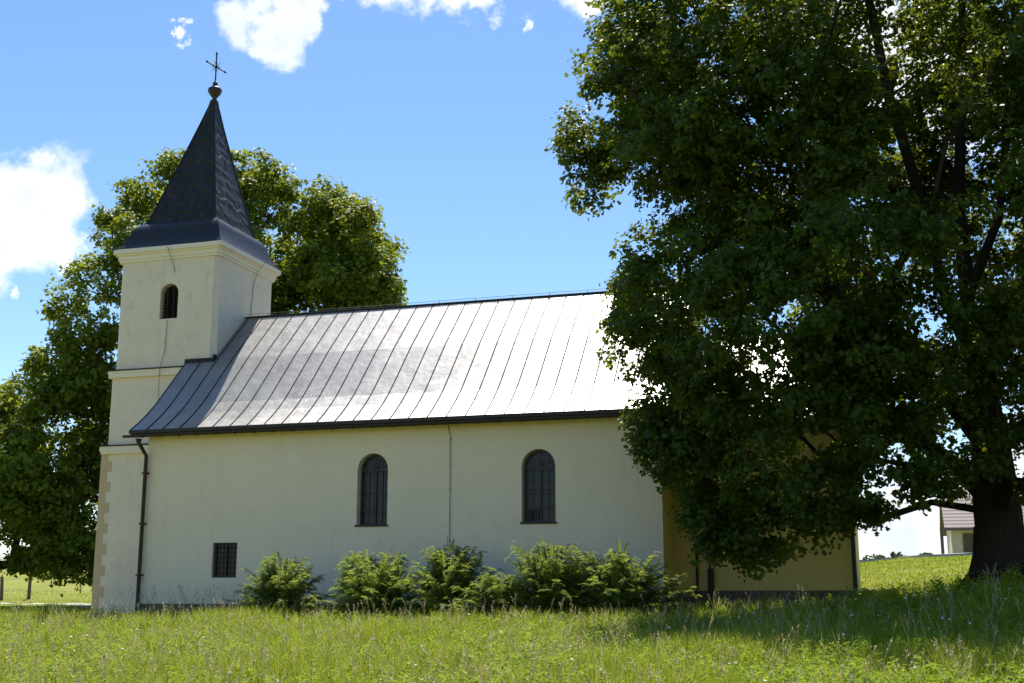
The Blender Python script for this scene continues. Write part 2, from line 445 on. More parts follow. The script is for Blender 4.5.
# ------------------------------------------------------------------ church
church = thing('church', 'small cream church with a square dark-spired tower and silvery sheet metal roof, behind the shrubs', 'church', (7.8, 4.3, 0))
L, NW = 15.62, 8.62           # nave length, width
YR, ZR = 4.31, 9.6            # ridge
ZW = 5.06                     # nave wall height
def arch(x0, x1, z0, z1, n=12):
    r = (x1 - x0) / 2; rise = min(r, z1 - z0)
    cx = (x0 + x1) / 2
    a = [(cx + r * math.cos(t), z1 - rise + rise * math.sin(t)) for t in np.linspace(0, math.pi, n)]
    return [(x0, z0), (x1, z0)] + a[0:]
def dedup(p):
    o = []
    for q in p:
        if not o or (abs(q[0] - o[-1][0]) + abs(q[1] - o[-1][1])) > 1e-6: o.append(q)
    return o
def reveal(mb, loop, y0, y1):
    n = len(loop)
    for i in range(n):
        a, b = loop[i], loop[(i + 1) % n]
        mb.add([(a[0], y0, a[1]), (b[0], y0, b[1]), (b[0], y1, b[1]), (a[0], y1, a[1])], [(0, 1, 2, 3)])
W1 = dedup(arch(6.90, 7.83, 2.28, 4.30)); W2 = dedup(arch(11.77, 12.72, 2.28, 4.26))
WS = [(2.36, .84), (3.16, .84), (3.16, 1.84), (2.36, 1.84)]
nw = MB()
nw.poly_holes([(0, -1.0), (L, -1.0), (L, ZW), (0, ZW)], [W1, W2, WS], lambda x, z: (x, 0, z))
for h, dp in ((W1, .30), (W2, .30), (WS, .18)): reveal(nw, h, 0, dp)
def gable(x):
    return [(x, 0, -1.0), (x, NW, -1.0), (x, NW, ZW), (x, NW - .75, 6.0), (x, YR, ZR - .12), (x, .75, 6.0), (x, 0, ZW)]
nw.add(gable(0), [tuple(range(7))]); nw.add(gable(L), [tuple(range(6, -1, -1))])
nw.add([(0, NW, -1), (L, NW, -1), (L, NW, ZW), (0, NW, ZW)], [(1, 0, 3, 2)])
nw.build('nave_wall', M['plaster'], church)

def window(loop, ydepth, name='window'):
    xs = [p[0] for p in loop]; zs = [p[1] for p in loop]
    x0, x1, z0, z1 = min(xs), max(xs), min(zs), max(zs); cx = (x0 + x1) / 2; r = (x1 - x0) / 2
    zs_ = z1 - r
    f = MB(); t = .055
    y = ydepth
    f.box((x0, y - .06, z0), (x1, y, z0 + t)); f.box((x0, y - .06, z0 + t), (x0 + t, y, zs_)); f.box((x1 - t, y - .06, z0 + t), (x1, y, zs_))
    f.box((cx - .03, y - .07, z0 + t), (cx + .03, y - .002, zs_ - .03)); f.box((x0 + t, y - .075, zs_ - .03), (x1 - t, y - .003, zs_ + .03))
    for k in range(1, 4):
        zz = z0 + t + (zs_ - z0 - t) * k / 4
        f.box((x0 + t, y - .05, zz - .012), (cx - .03, y - .004, zz + .012)); f.box((cx + .03, y - .05, zz - .012), (x1 - t, y - .004, zz + .012))
    for xx in ((x0 + t + cx) / 2, (x1 - t + cx) / 2):
        f.box((xx - .01, y - .045, z0 + t), (xx + .01, y - .006, zs_ - .03))
    aa = np.linspace(0, math.pi, 15)
    for a, b in zip(aa[:-1], aa[1:]):
        p = []
        for yy in (y - .06, y):
            for (q, rr) in ((a, r), (b, r), (b, r - t), (a, r - t)):
                p.append((cx + rr * math.cos(q), yy, zs_ + rr * math.sin(q)))
        f.add(p, [(0, 1, 2, 3), (7, 6, 5, 4), (3, 2, 6, 7), (0, 4, 5, 1)])
    for a in np.linspace(0, math.pi, 9)[1:-1]:
        f.tube([(cx + .07 * math.cos(a), y - .03, zs_ + .03 + .07 * math.sin(a)), (cx + (r - t) * math.cos(a), y - .03, zs_ + (r - t) * math.sin(a))], .009, 5)
    f.lathe((cx, y - .03), [(0, zs_ - .02), (.06, zs_ - .02), (.06, zs_ + .09), (0, zs_ + .09)], 8)
    fr = f.build(name, M['frame'], church)
    g = MB(); g.add([(p[0], y - .02, p[1]) for p in loop], [tuple(range(len(loop)))]); g.build('pane', M['glass'], fr)
    gr = MB()
    yy = y - .13
    for xx in np.linspace(x0 + .22, x1 - .22, 3): gr.tube([(xx, yy, z0), (xx, yy, zs_ + math.sqrt(max(r * r - (xx - cx) ** 2, .01)))], .004, 4)
    for zz in np.linspace(z0 + .35, zs_ - .1, 3): gr.tube([(x0, yy + .012, zz), (x1, yy + .012, zz)], .004, 4)
    gr.build('grille', M['iron'], fr)
    sl = MB(); sl.box((x0 - .04, -.035, z0 - .05), (x1 + .04, y - .07, z0 + .004)); sl.build('sill', M['brown_metal'], fr)
    return fr
window(W1, .30); wb = window(W2, .30)
# two open lower casement panes of the right window, seen darker
f = MB()
for (a, b) in ((11.83, 12.01), (12.03, 12.20)): f.box((a, .222, 2.345), (b, .243, 2.63))
f.build('vent_pane', M['iron'], wb)
f = MB(); f.add([(x, .16, z) for x, z in WS], [(0, 1, 2, 3)])
cw = MB(); y = .15
cw.box((2.36, y - .05, .84), (3.16, y, .90)); cw.box((2.36, y - .05, 1.78), (3.16, y, 1.84)); cw.box((2.36, y - .05, .90), (2.42, y, 1.78)); cw.box((3.10, y - .05, .90), (3.16, y, 1.78)); cw.box((2.74, y - .045, .9), (2.78, y - .003, 1.78))
cwo = cw.build('cellar_window', M['frame'], church)
f.build('pane', M['glass'], cwo)
gr = MB()
for xx in np.linspace(2.46, 3.06, 6): gr.tube([(xx, .05, .84), (xx, .05, 1.84)], .011, 6)
for zz in np.linspace(.98, 1.70, 6): gr.tube([(2.36, .07, zz), (3.16, .07, zz)], .010, 6)
gr.build('grille', M['iron'], cwo)

# plinths
pl = MB(); pl.box((-.05, -.05, -1.1), (L + .05, .0, .10)); pl.build('plinth', M['stone'], church)

# nave roof (bell-cast, standing seams)
PR = [(-.50, 5.18), (-.1, 5.45), (.3, 5.75), (.72, 6.11), (1.15, 6.54), (2.4, 7.83), (YR, ZR)]
X0, X1 = -.36, L + .32
def front_z(yy): return float(np.interp(yy, [p[0] for p in PR], [p[1] for p in PR]))
def roofside(mb, prof, xs):
    vs = []; n = len(prof)
    for x in xs:
        for (yy, zz) in prof: vs.append((x, yy, zz))
    fs = []
    for i in range(len(xs) - 1):
        for j in range(n - 1):
            fs.append((i * n + j, (i + 1) * n + j, (i + 1) * n + j + 1, i * n + j + 1))
    mb.add(vs, fs)
seam_x = list(np.arange(X0 + .02, X1, .56))
rf = MB()
xs = sorted(set([X0, X1] + seam_x))
roofside(rf, PR, xs)
PB = [(2 * YR - a, b) for a, b in PR]
vs_ = len(rf.v)
roofside(rf, PB[::-1], xs)
# closed underside
PRu = [(a + .02, b - .07) for a, b in PR]; PBu = [(2 * YR - a, b) for a, b in PRu]
roofside(rf, PRu[::-1], [X0, X1]); roofside(rf, PBu, [X0, X1])
for (A, B) in ((PR, PRu), (PB, PBu)):
    for x in (X0, X1):
        for i in range(len(A) - 1):
            rf.add([(x, *A[i]), (x, *A[i + 1]), (x, *B[i + 1]), (x, *B[i])], [(0, 1, 2, 3)])
    rf.add([(X0, *A[0]), (X1, *A[0]), (X1, *B[0]), (X0, *B[0])], [(0, 1, 2, 3)])
roof = rf.build('nave_roof', M['roof_metal'], church)
sm = MB()
for x in seam_x:
    for P in (PR, PB):
        if x < .75 and P is PR:
            P = [q for q in PR if q[0] < 2.35] + [(2.36, front_z(2.36))]
        if x < .75 and P is PB: continue
        for i in range(len(P) - 1):
            (a, b), (c, d) = P[i], P[i + 1]
            t = .011
            sm.add([(x - t, a, b - .01), (x + t, a, b - .01), (x + t, a, b + .024), (x - t, a, b + .024),
                    (x - t, c, d - .01), (x + t, c, d - .01), (x + t, c, d + .024), (x - t, c, d + .024)],
                   [(0, 1, 2, 3), (3, 2, 6, 7), (1, 5, 6, 2), (0, 3, 7, 4), (7, 6, 5, 4)])
sm.build('standing_seams', M['seam'], roof)
rc = MB(); rc.tube([(.65, YR, ZR + .02), (X1, YR, ZR + .01)], .035, 8); rc.build('ridge_cap', M['seam'], roof)
rw = MB(); rw.tube([(.7, YR, ZR + .13), (5, YR, ZR + .11), (10, YR, ZR + .12), (X1 + .1, YR, ZR + .12)], .008, 5)
for x in np.arange(1.5, X1, 1.24): rw.tube([(x, YR, ZR + .03), (x, YR, ZR + .13)], .009, 5)
rw.build('lightning_wire', M['wire'], roof)
fl = MB(); fl.box((X0 - .01, 2.30, front_z(2.3) - .05), (.70, 2.398, front_z(2.39) + .05)); fl.box((.645, 2.32, front_z(2.32) - .05), (.70, 2.52, front_z(2.5) + .06))
fl.build('flashing', M['seam'], roof)
fs = MB(); fs.box((X0, -.44, 5.03), (X1, -.40, 5.125)); fs.box((X0, -.40, 5.04), (X1, -.002, 5.075))
fs.build('fascia', M['brown_metal'], church)
de = MB(); de.box((X0 - .01, -.515, 5.085), (X1 + .01, -.502, 5.188)); de.build('drip_edge', M['brown_metal'], roof)
# gutter: half-round along the eave
gt = MB(); n = 9; prof = [( -.50 + .075 * math.cos(t), 5.035 + .075 * math.sin(t)) for t in np.linspace(math.pi, 2 * math.pi, n)]
prof2 = [(-.50 + .066 * math.cos(t), 5.035 + .066 * math.sin(t)) for t in np.linspace(2 * math.pi, math.pi, n)]
pp = prof + prof2; vs = [(x, a, b) for x in (-.55, L + .4) for a, b in pp]; m_ = len(pp)
gt.add(vs, [(i, (i + 1) % m_, m_ + (i + 1) % m_, m_ + i) for i in range(m_)] + [tuple(range(m_)), tuple(range(2 * m_ - 1, m_ - 1, -1))])
for x in np.arange(.1, L, .62): gt.box((x - .012, -.612, 4.95), (x + .012, -.445, 4.975))
gt.build('gutter', M['brown_metal'], church)
dp = MB(); dp.tube([(-.02, -.50, 4.92), (-.02, -.48, 4.8), (.0, -.30, 4.62), (.02, -.12, 4.45), (.02, -.12, -.35)], .058, 10)
for z in (.9, 2.4, 3.9): dp.box((-.055, -.195, z), (.095, .0, z + .05))
dp.tube([(-.02, -.50, 4.92), (-.02, -.50, 4.8)], [.10, .06], 10)
dp.build('downpipe', M['rust'], church)
lw = MB(); lw.tube([(9.62, -.02, 5.03), (9.70, -.035, 4.7), (9.71, -.035, 3.3), (9.71, -.035, .2)], .010, 6)
for z in (4.6, 3.9, 3.2, 2.5, 1.8): lw.box((9.685, -.045, z), (9.735, 0, z + .02))
lw.build('lightning_wire', M['wire'], church)

# choir
CX0, CX1, CY0, CY1, CZ = L, 20.35, 1.60, 7.02, 5.0
ch = MB()
ch.add([(CX0, CY0, -1), (CX1, CY0, -1), (CX1, CY0, CZ), (CX0, CY0, CZ), (CX1, CY1, -1), (CX1, CY1, CZ), (CX0, CY1, -1), (CX0, CY1, CZ)],
       [(0, 1, 2, 3), (1, 4, 5, 2), (4, 6, 7, 5)])
ch.add([(L + .003, 0.003, -1), (L + .003, CY0, -1), (L + .003, CY0, ZW), (L + .003, 0.003, ZW)], [(0, 1, 2, 3)])
ch.build('choir_wall', M['plaster_choir'], church)
cp = MB(); cp.box((CX0 + .06, CY0 - .05, -1.1), (CX1 + .05, CY0, .47)); cp.box((CX1, CY0, -1.1), (CX1 + .05, CY1, .47)); cp.box((L + .055, .0, -1.1), (L + .10, CY0 - .05, .47))
cp.build('choir_plinth', M['stone'], church)
cr = MB(); e = .35; hz_ = 7.9; cyr = (CY0 + CY1) / 2
a = [(CX0, CY0 - e, CZ - .02), (CX1 + e, CY0 - e, CZ - .02), (CX1 + e, CY1 + e, CZ - .02), (CX0, CY1 + e, CZ - .02), (CX0, cyr, hz_), (CX1 - 1.9, cyr, hz_)]
b = [(p[0], p[1], p[2] - .07) for p in a[:4]]
cr.add(a + b, [(0, 1, 5, 4), (1, 2, 5), (2, 3, 4, 5), (6, 9, 8, 7), (0, 6, 7, 1), (1, 7, 8, 2), (2, 8, 9, 3)])
cro = cr.build('choir_roof', M['roof_metal'], church)
cs = MB()
for x in np.arange(CX0 + .3, CX1 + e, .6):
    top = hz_ if x < CX1 - 1.9 else CZ + (hz_ - CZ) * max(0, (CX1 + e - x) / (1.9 + e))
    for sgn in (-1, 1):
        y0 = cyr + sgn * (cyr - CY0 + e); fr_ = (top - CZ) / (hz_ - CZ); y1 = y0 + (cyr - y0) * fr_
        cs.tube([(x, y0, CZ + .0), (x, y1, top + .02)], .02, 4)
cs.build('standing_seams', M['seam'], cro)
cg = MB(); cg.tube([(CX0 + .1, CY0 - e - .06, CZ - .09), (CX1 + e, CY0 - e - .06, CZ - .09)], .065, 8); cg.build('gutter', M['brown_metal'], church)
for (x, r_) in ((16.25, .035), (CX1 - .0, .055)):
    q = MB(); q.tube([(x, CY0 - e - .06, CZ - .1), (x, CY0 - .10, CZ - .45), (x, CY0 - .10, -.3)], r_, 8); q.build('downpipe', M['brown_metal'], church)
q = MB(); q.tube([(16.62, CY0 - .13, -.3), (16.62, CY0 - .13, 1.05)], .085, 10); q.tube([(16.60, CY0 - .12, 1.0), (16.60, CY0 - .12, CZ - .3)], .03, 8)
q.build('drain_pipe', M['brown_metal'], church)

# tower
TX0, TX1, TY0, TW = -3.13, .642, 2.40, 3.82
TY1 = TY0 + TW; TC = ((TX0 + TX1) / 2, (TY0 + TY1) / 2)
BW = dedup(arch(-1.48, -.81, 9.30, 10.50))
tw = MB()
ch_ = .17
def ring(x0, x1, y0, y1, c, z): return [(x0 + c, y0, z), (x1 - c, y0, z), (x1, y0 + c, z), (x1, y1 - c, z), (x1 - c, y1, z), (x0 + c, y1, z), (x0, y1 - c, z), (x0, y0 + c, z)]
def prism(mb, r0, r1, skip=()):
    n = len(r0); mb.add(r0 + r1, [(i, (i + 1) % n, n + (i + 1) % n, n + i) for i in range(n) if i not in skip])
zt = 11.40
prism(tw, ring(TX0, TX1, TY0, TY1, ch_, 7.62), ring(TX0, TX1, TY0, TY1, ch_, zt), skip=(0,))
tw.poly_holes([(TX0 + ch_, 7.62), (TX1 - ch_, 7.62), (TX1 - ch_, zt), (TX0 + ch_, zt)], [BW], lambda x, z: (x, TY0, z))
reveal(tw, BW, TY0, TY0 + .3)
prism(tw, ring(TX0 - .11, TX1 - .01, TY0 - .01, TY1 + .1, ch_, 5.15), ring(TX0 - .11, TX1 - .01, TY0 - .01, TY1 + .1, ch_, 7.60))
prism(tw, ring(TX0 - .20, TX1 - .02, TY0 - .02, TY1 + .15, .02, -1.0), ring(TX0 - .20, TX1 - .02, TY0 - .02, TY1 + .15, .02, 5.13))
tw.build('tower_wall', M['plaster_tower'], church)
def course(x0, x1, y0, y1, steps, name, m):
    mb = MB()
    for (z0, z1, o) in steps:
        r0 = ring(x0 - o, x1 + o, y0 - o, y1 + o, .10, z0); r1 = ring(x0 - o, x1 + o, y0 - o, y1 + o, .10, z1)
        prism(mb, r0, r1); n = 8
        mb.add(r0, [tuple(range(n - 1, -1, -1))]); mb.add(r1, [tuple(range(n))])
    return mb.build(name, m, church)
course(TX0, TX1 - .7, TY0, TY1, [(7.38, 7.52, .135), (7.52, 7.60, .16)], 'string_course', M['cornice'])
sc1 = course(TX0, TX1 - .7, TY0, TY1, [(7.60, 7.64, .19)], 'ledge_flashing', M['seam'])
course(TX0 - .1, TX1 - .75, TY0, TY1, [(4.86, 4.95, .14), (4.95, 5.10, .17)], 'string_course', M['cornice'])
course(TX0 - .1, TX1 - .75, TY0, TY1, [(5.10, 5.14, .22)], 'ledge_flashing', M['seam'])
course(TX0, TX1, TY0, TY1, [(11.33, 11.42, .05), (11.42, 11.56, .09), (11.56, 11.62, .14), (11.62, 11.76, .21)], 'tower_cornice', M['cornice'])
# quoins on the tower's left corner
qn = MB(); z = -.4; k = 0
while z < 4.78:
    wd = .40 if k % 2 == 0 else .24
    qn.box((TX0 - .212, TY0 - .03, z), (TX0 - .2 + wd, TY0 - .016, min(z + .335, 4.84))); 
    qn.box((TX0 - .212, TY0 - .016, z), (TX0 - .196, TY0 + (.64 - wd), min(z + .335, 4.84)))
    z += .335; k += 1
qn.build('quoins', M['quoin'], church)
# belfry louvres
bw = MB()
x0, x1 = -1.48, -.81
bw.add([(p[0], TY0 + .28, p[1]) for p in BW], [tuple(range(len(BW)))])
bwo = bw.build('belfry_window', M['iron'], church)
lv = MB()
for z in np.arange(9.36, 10.45, .10):
    hw = .335 if z < 10.165 else math.sqrt(max(.335 ** 2 - (z - 10.165) ** 2, .004))
    lv.add([(-1.145 - hw, TY0 + .12, z), (-1.145 + hw, TY0 + .12, z), (-1.145 + hw, TY0 + .22, z + .07), (-1.145 - hw, TY0 + .22, z + .07)], [(0, 1, 2, 3)])
for xx in (-1.26, -1.03): lv.box((xx - .012, TY0 + .08, 9.3), (xx + .012, TY0 + .115, 10.4))
lv.build('louvres', M['iron'], bwo)
# spire
spx, spy = TC
AX, AY = spx + .24, spy
def sq(h, z, lean=0.0):
    cx_ = spx + (AX - spx) * lean
    return [(cx_ - h, spy - h, z), (cx_ + h, spy - h, z), (cx_ + h, spy + h, z), (cx_ - h, spy + h, z)]
SP = [(2.00, 11.75, 0), (2.01, 11.80, 0), (1.90, 11.96, 0), (1.80, 12.15, 0), (1.72, 12.36, 0), (1.66, 12.54, .01), (1.58, 12.67, .02), (1.46, 12.78, .04), (1.34, 12.85, .05), (1.29, 13.0, .1), (1.19, 13.4, .16), (.89, 14.5, .36), (.57, 15.7, .6), (.30, 16.75, .8), (.12, 17.5, .96), (.085, 17.72, 1)]
sp = MB()
rings = []
for (h, z, l) in SP:
    r_ = []
    c = sq(h, z, l)
    for i in range(4):
        a, b = np.array(c[i]), np.array(c[(i + 1) % 4])
        for t in np.linspace(0, 1, 7)[:-1]: r_.append(tuple(a + (b - a) * t))
    rings.append(r_)
for r0, r1 in zip(rings[8:-1], rings[9:]): prism(sp, r0, r1)
spire = sp.build('spire', M['spire'], church)
sp = MB()
for r0, r1 in zip(rings[:8], rings[1:9]): prism(sp, r0, r1)
sp.add(rings[0], [tuple(range(len(rings[0]) - 1, -1, -1))])
sp.build('spire_skirt', M['skirt'], spire)
hp = MB()
for i in range(4):
    hp.tube([np.array(sq(h, z, l)[i]) for (h, z, l) in SP[8:]], .022, 6)
hp.build('hip_roll', M['spire'], spire)
ef = MB()
for (h0, z0, h1, z1) in ((2.015, 11.766, 2.025, 11.80),):
    prism(ef, sq(h0, z0), sq(h1, z1))
ef.build('eave_strip', M['roof_metal'], spire)
fn = MB()
fn.lathe((AX, AY), [(a_, b_ - .26) for a_, b_ in [(.09, 17.85), (.10, 18.0), (.07, 18.06), (.12, 18.12), (.22, 18.26), (.255, 18.36), (.23, 18.43), (.14, 18.50), (.06, 18.53), (.09, 18.58), (.10, 18.63), (.06, 18.68), (.03, 18.74), (0, 18.76)]], 16)
fno = fn.build('finial', M['finial'], spire, True)
cs_ = MB()
cs_.tube([(AX, AY, 18.45), (AX, AY, 19.52)], .026, 8); cs_.tube([(AX, AY, 19.50), (AX, AY, 19.62)], [.045, .004], 8)
ca, sa = 1.0, .1
tl = .24
cs_.tube([(AX - .36 * ca, AY - .36 * sa, 19.02 + tl), (AX + .36 * ca, AY + .36 * sa, 19.02 - tl)], .026, 8)
for s_ in (-1, 1): cs_.tube([(AX + s_ * .34 * ca, AY + s_ * .34 * sa, 19.02 - s_ * tl * .95), (AX + s_ * .42 * ca, AY + s_ * .42 * sa, 19.02 - s_ * tl * 1.15)], [.045, .01], 8)
for k in range(12):
    t = math.pi * (k + .5) / 6; rr = .24 if k % 2 else .17
    cs_.tube([(AX, AY, 19.02), (AX + rr * ca * math.cos(t), AY + rr * sa * math.cos(t), 19.02 + rr * math.sin(t))], [.012, .004], 5)
cs_.build('cross', M['iron'], spire)
# lightning wires on the tower
lw = MB(); lw.tube([(-1.13, TY0 - .30, 11.7), (-1.10, TY0 - .14, 11.4), (-1.0, TY0 - .02, 11.0), (-1.0, TY0 - .02, 10.85)], .010, 5)
lw.tube([(-1.16, TY0 - .03, 9.25), (-1.18, TY0 - .03, 8.2), (-1.2, TY0 - .22, 7.64), (-1.25, TY0 - .16, 7.3), (-1.27, TY0 - .05, 6.0), (-1.27, TY0 - .05, 5.4)], .010, 5)
lw.build('lightning_wire', M['wire'], church)
lw = MB(); lw.tube([(TX1 + .30, 4.95, 11.7), (TX1 + .12, 4.85, 11.4), (TX1 + .02, 4.72, 10.9), (TX1 + .02, 4.62, 9.75)], .010, 5); lw.build('lightning_wire', M['wire'], church)

# ------------------------------------------------------------------ foliage tools
def inside(poly, P):
    poly = np.array(poly, float); x, y = P[:, 0], P[:, 1]
    r = np.zeros(len(P), bool); n = len(poly)
    for i in range(n):
        x0, y0 = poly[i]; x1, y1 = poly[(i + 1) % n]
        c = ((y0 > y) != (y1 > y)) & (x < (x1 - x0) * (y - y0) / (y1 - y0 + 1e-12) + x0)
        r ^= c
    return r
def lumps(P, scale, seed):
    g = np.random.default_rng(seed); s = np.zeros(len(P))
    for k in range(10):
        d = unit(g.normal(size=3)); s += np.sin(P @ d * scale * g.uniform(.6, 1.6) + g.uniform(0, 6.28))
    return s / 3.2
def leaf_arrays(P, nrm, size, g, aspect=1.0):
    """folded, lobed leaves: 8 verts, two 5-sided halves each"""
    n = len(P)
    nrm = unit(nrm); t = unit(np.cross(nrm, g.normal(size=(n, 3)))); b = np.cross(nrm, t)
    s = (size * g.uniform(.6, 1.35, n))[:, None]; w_ = s * aspect * .5; fold = nrm * s * .13
    base = P - t * s * .5; tip = P + t * s * .5 - nrm * s * .10
    def half(k):
        return (P - t * s * .20 + b * w_ * k + fold, P + t * s * .02 + b * w_ * .42 * k + fold * .4, P + t * s * .22 + b * w_ * .72 * k + fold * .7)
    r = half(1.0); l = half(-1.0)
    V = np.stack([base, r[0], r[1], r[2], tip, l[2], l[1], l[0]], 1).reshape(-1, 3)
    return V, leaf_faces(n)
def leaf_faces(n):
    i = np.arange(n)[:, None] * 8
    return np.concatenate([i + np.array([[0, 1, 2, 3, 4]]), i + np.array([[0, 4, 5, 6, 7]])], 0)
def branches(mb, root_chains, pts, g, trunk_r, bf=.35, tip=.010, nside=6):
    """root_chains: list of polylines already grown; pts are joined by the cheapest path (spanning tree)"""
    N = []; par = []
    for chn in root_chains:
        for j, p in enumerate(chn['pts']):
            if j == 0 and chn.get('parent') is not None: par.append(chn['parent'])
            else: par.append(len(N) - 1 if j else -1)
            N.append(np.array(p, float))
    nr = len(N)
    N = np.array(N); pl_ = np.zeros(nr)
    for i in range(nr):
        if par[i] >= 0: pl_[i] = pl_[par[i]] + np.linalg.norm(N[i] - N[par[i]])
    pts = np.asarray(pts); m = len(pts)
    forb = np.array([0 if c_.get('bare') else 1 for c_ in root_chains])
    best = np.full(m, 1e9); bp = np.zeros(m, int)
    def relax(k, pos, pathlen):
        d = np.linalg.norm(pts - pos, axis=1)
        c = d + bf * pathlen + np.where(pts[:, 2] < pos[2] - .6, .5, 0)
        u = c < best; best[u] = c[u]; bp[u] = k
    for i in range(nr):
        if i >= 2: relax(i, N[i], pl_[i])
    done = np.zeros(m, bool); allN = list(N); allpl = list(pl_)
    for _ in range(m):
        c = np.where(done, 1e9, best); k = int(c.argmin()); done[k] = True
        j = bp[k]; p0 = allN[j]; p1 = pts[k]; ln = np.linalg.norm(p1 - p0)
        nm = max(int(ln / 1.1), 1)
        prev = j
        for q in range(1, nm + 1):
            t = q / nm; p = p0 + (p1 - p0) * t
            if q < nm: p = p + g.normal(size=3) * ln * .05 + np.array([0, 0, .10 * ln * math.sin(math.pi * t)])
            allN.append(p); par.append(prev); allpl.append(allpl[prev] + ln / nm); prev = len(allN) - 1
        relax(prev, p1, allpl[prev])
    n = len(allN); rad = np.zeros(n); kids = [[] for _ in range(n)]
    for i in range(n):
        if par[i] >= 0: kids[par[i]].append(i)
    order = np.argsort(-np.array(allpl))
    for i in order:
        rad[i] = (sum(rad[k] ** 2.3 for k in kids[i]) + tip ** 2.3) ** (1 / 2.3)
    sc_ = trunk_r / rad[0]; rad = np.where(rad > tip * 1.5, rad * (1 + (sc_ - 1) * np.clip((rad / rad[0]), 0, 1) ** .35), rad)
    for i in range(n):
        if par[i] >= 0:
            a, b = allN[par[i]], allN[i]
            ra = rad[par[i]] if len(kids[par[i]]) == 1 or rad[i] > .8 * rad[par[i]] else min(rad[par[i]], rad[i] * 1.25)
            if par[i] == 0 : ra = rad[0] * 1.0
            mb.tube([a, b], [ra, rad[i]], 10 if rad[i] > .12 else (nside if rad[i] > .03 else 4), False)
    return np.array(allN), rad
def crown_points(lobes, n, g, shell=.55):
    """points inside ellipsoid lobes, biased outward"""
    vol = np.array([np.prod(l[1]) for l in lobes]); cnt = np.maximum((vol ** .8 / (vol ** .8).sum() * n).astype(int), 5)
    P = []; N = []
    for (c, r), k in zip(lobes, cnt):
        d = unit(g.normal(size=(k, 3))); u = g.uniform(0, 1, k)
        rr = np.where(g.uniform(0, 1, k) < shell, g.uniform(.80, 1.03, k), u ** (1 / 2.2))
        P.append(np.array(c) + d * rr[:, None] * np.array(r)); N.append(d)
    return np.concatenate(P), np.concatenate(N)
def ball(g, shape):
    return unit(g.normal(size=shape + (3,))) * (g.uniform(0, 1, shape) ** (1 / 2.4))[..., None]
def spray_leaves(S, D, sub, per, R_, r_, size, g, up=.8):
    """clumps of foliage: a bough end (R_) carries tight bunches (r_) of leaves, its rim drooping"""
    n = len(S); Rn = R_ * g.uniform(.6, 1.3, n)[:, None, None]
    o = ball(g, (n, sub)) * np.array([1, 1, .62]); o[..., 2] -= .28 * (o[..., 0] ** 2 + o[..., 1] ** 2)
    C = S[:, None, :] + o * Rn
    q = ball(g, (n, sub, per)) * r_ * np.array([1, 1, .75])
    P = (C[:, :, None, :] + q).reshape(-1, 3)
    N = unit(o)[:, :, None, :] * .55 + D[:, None, None, :] * .3 + unit(q) * .5 + np.array([0, 0, up]) + g.normal(size=q.shape) * .45
    return leaf_arrays(P, N.reshape(-1, 3), size, g)
def tree(name, label, cat, base, chains, lobes, nspr, sub, per, R_, r_, size, leafm, trunk_r, seed, poly=None, avoid=None, sure=None, nskel=500, group=None, gap=.55, zmin=None, flare=True):
    g = np.random.default_rng(seed)
    root = thing(name, label, cat, base, group)
    S, D = crown_points(lobes, nspr, g)
    keep = lumps(S, 1.5, seed + 1) + .5 * lumps(S, 3.6, seed + 2) > -gap * 1.6
    if zmin is not None: keep &= S[:, 2] > zmin(S)
    if poly is not None:
        keep &= inside(poly, pix(S))
    if avoid is not None: keep &= ~avoid(S)
    S, D = S[keep], D[keep]
    if sure:
        S2, D2 = crown_points(sure, 150, g)
        k2 = inside(poly, pix(S2)) & ~avoid(S2); S, D = np.r_[S, S2[k2]], np.r_[D, D2[k2]]
    V, Q = spray_leaves(S, D, sub, per, R_, r_, size, g)
    if poly is not None:
        c = pix(V.reshape(-1, 8, 3).mean(1)); k = inside(poly, c + g.normal(size=c.shape) * 5.0)
        V = V.reshape(-1, 8, 3)[k].reshape(-1, 3); Q = leaf_faces(int(k.sum()))
    npmesh('crown', V, [Q], leafm, root)
    mb = MB()
    sk = S[g.permutation(len(S))[:nskel]] - D[g.permutation(len(S))[:1]] * 0
    branches(mb, chains, sk, g, trunk_r)
    if flare:
        b = np.array(base); ring_n = 20; prof = [(1.75, -.5), (1.45, .0), (1.2, .3), (1.07, .7), (1.0, 1.3)]
        vs = []; ph = g.uniform(0, 6, 3)
        for (k, z) in prof:
            for q in np.linspace(0, 2 * math.pi, ring_n, endpoint=False):
                lob = 1 + (k - .97) * .35 * (math.sin(3 * q + ph[0]) + .6 * math.sin(5 * q + ph[1])) + .03 * math.sin(9 * q + ph[2])
                vs.append((b[0] + trunk_r * k * lob * math.cos(q), b[1] + trunk_r * k * lob * math.sin(q), b[2] + z))
        mb.add(vs, [(i * ring_n + j, i * ring_n + (j + 1) % ring_n, (i + 1) * ring_n + (j + 1) % ring_n, (i + 1) * ring_n + j) for i in range(len(prof) - 1) for j in range(ring_n)])
    mb.build('trunk', M['bark'], root, True)
    return root

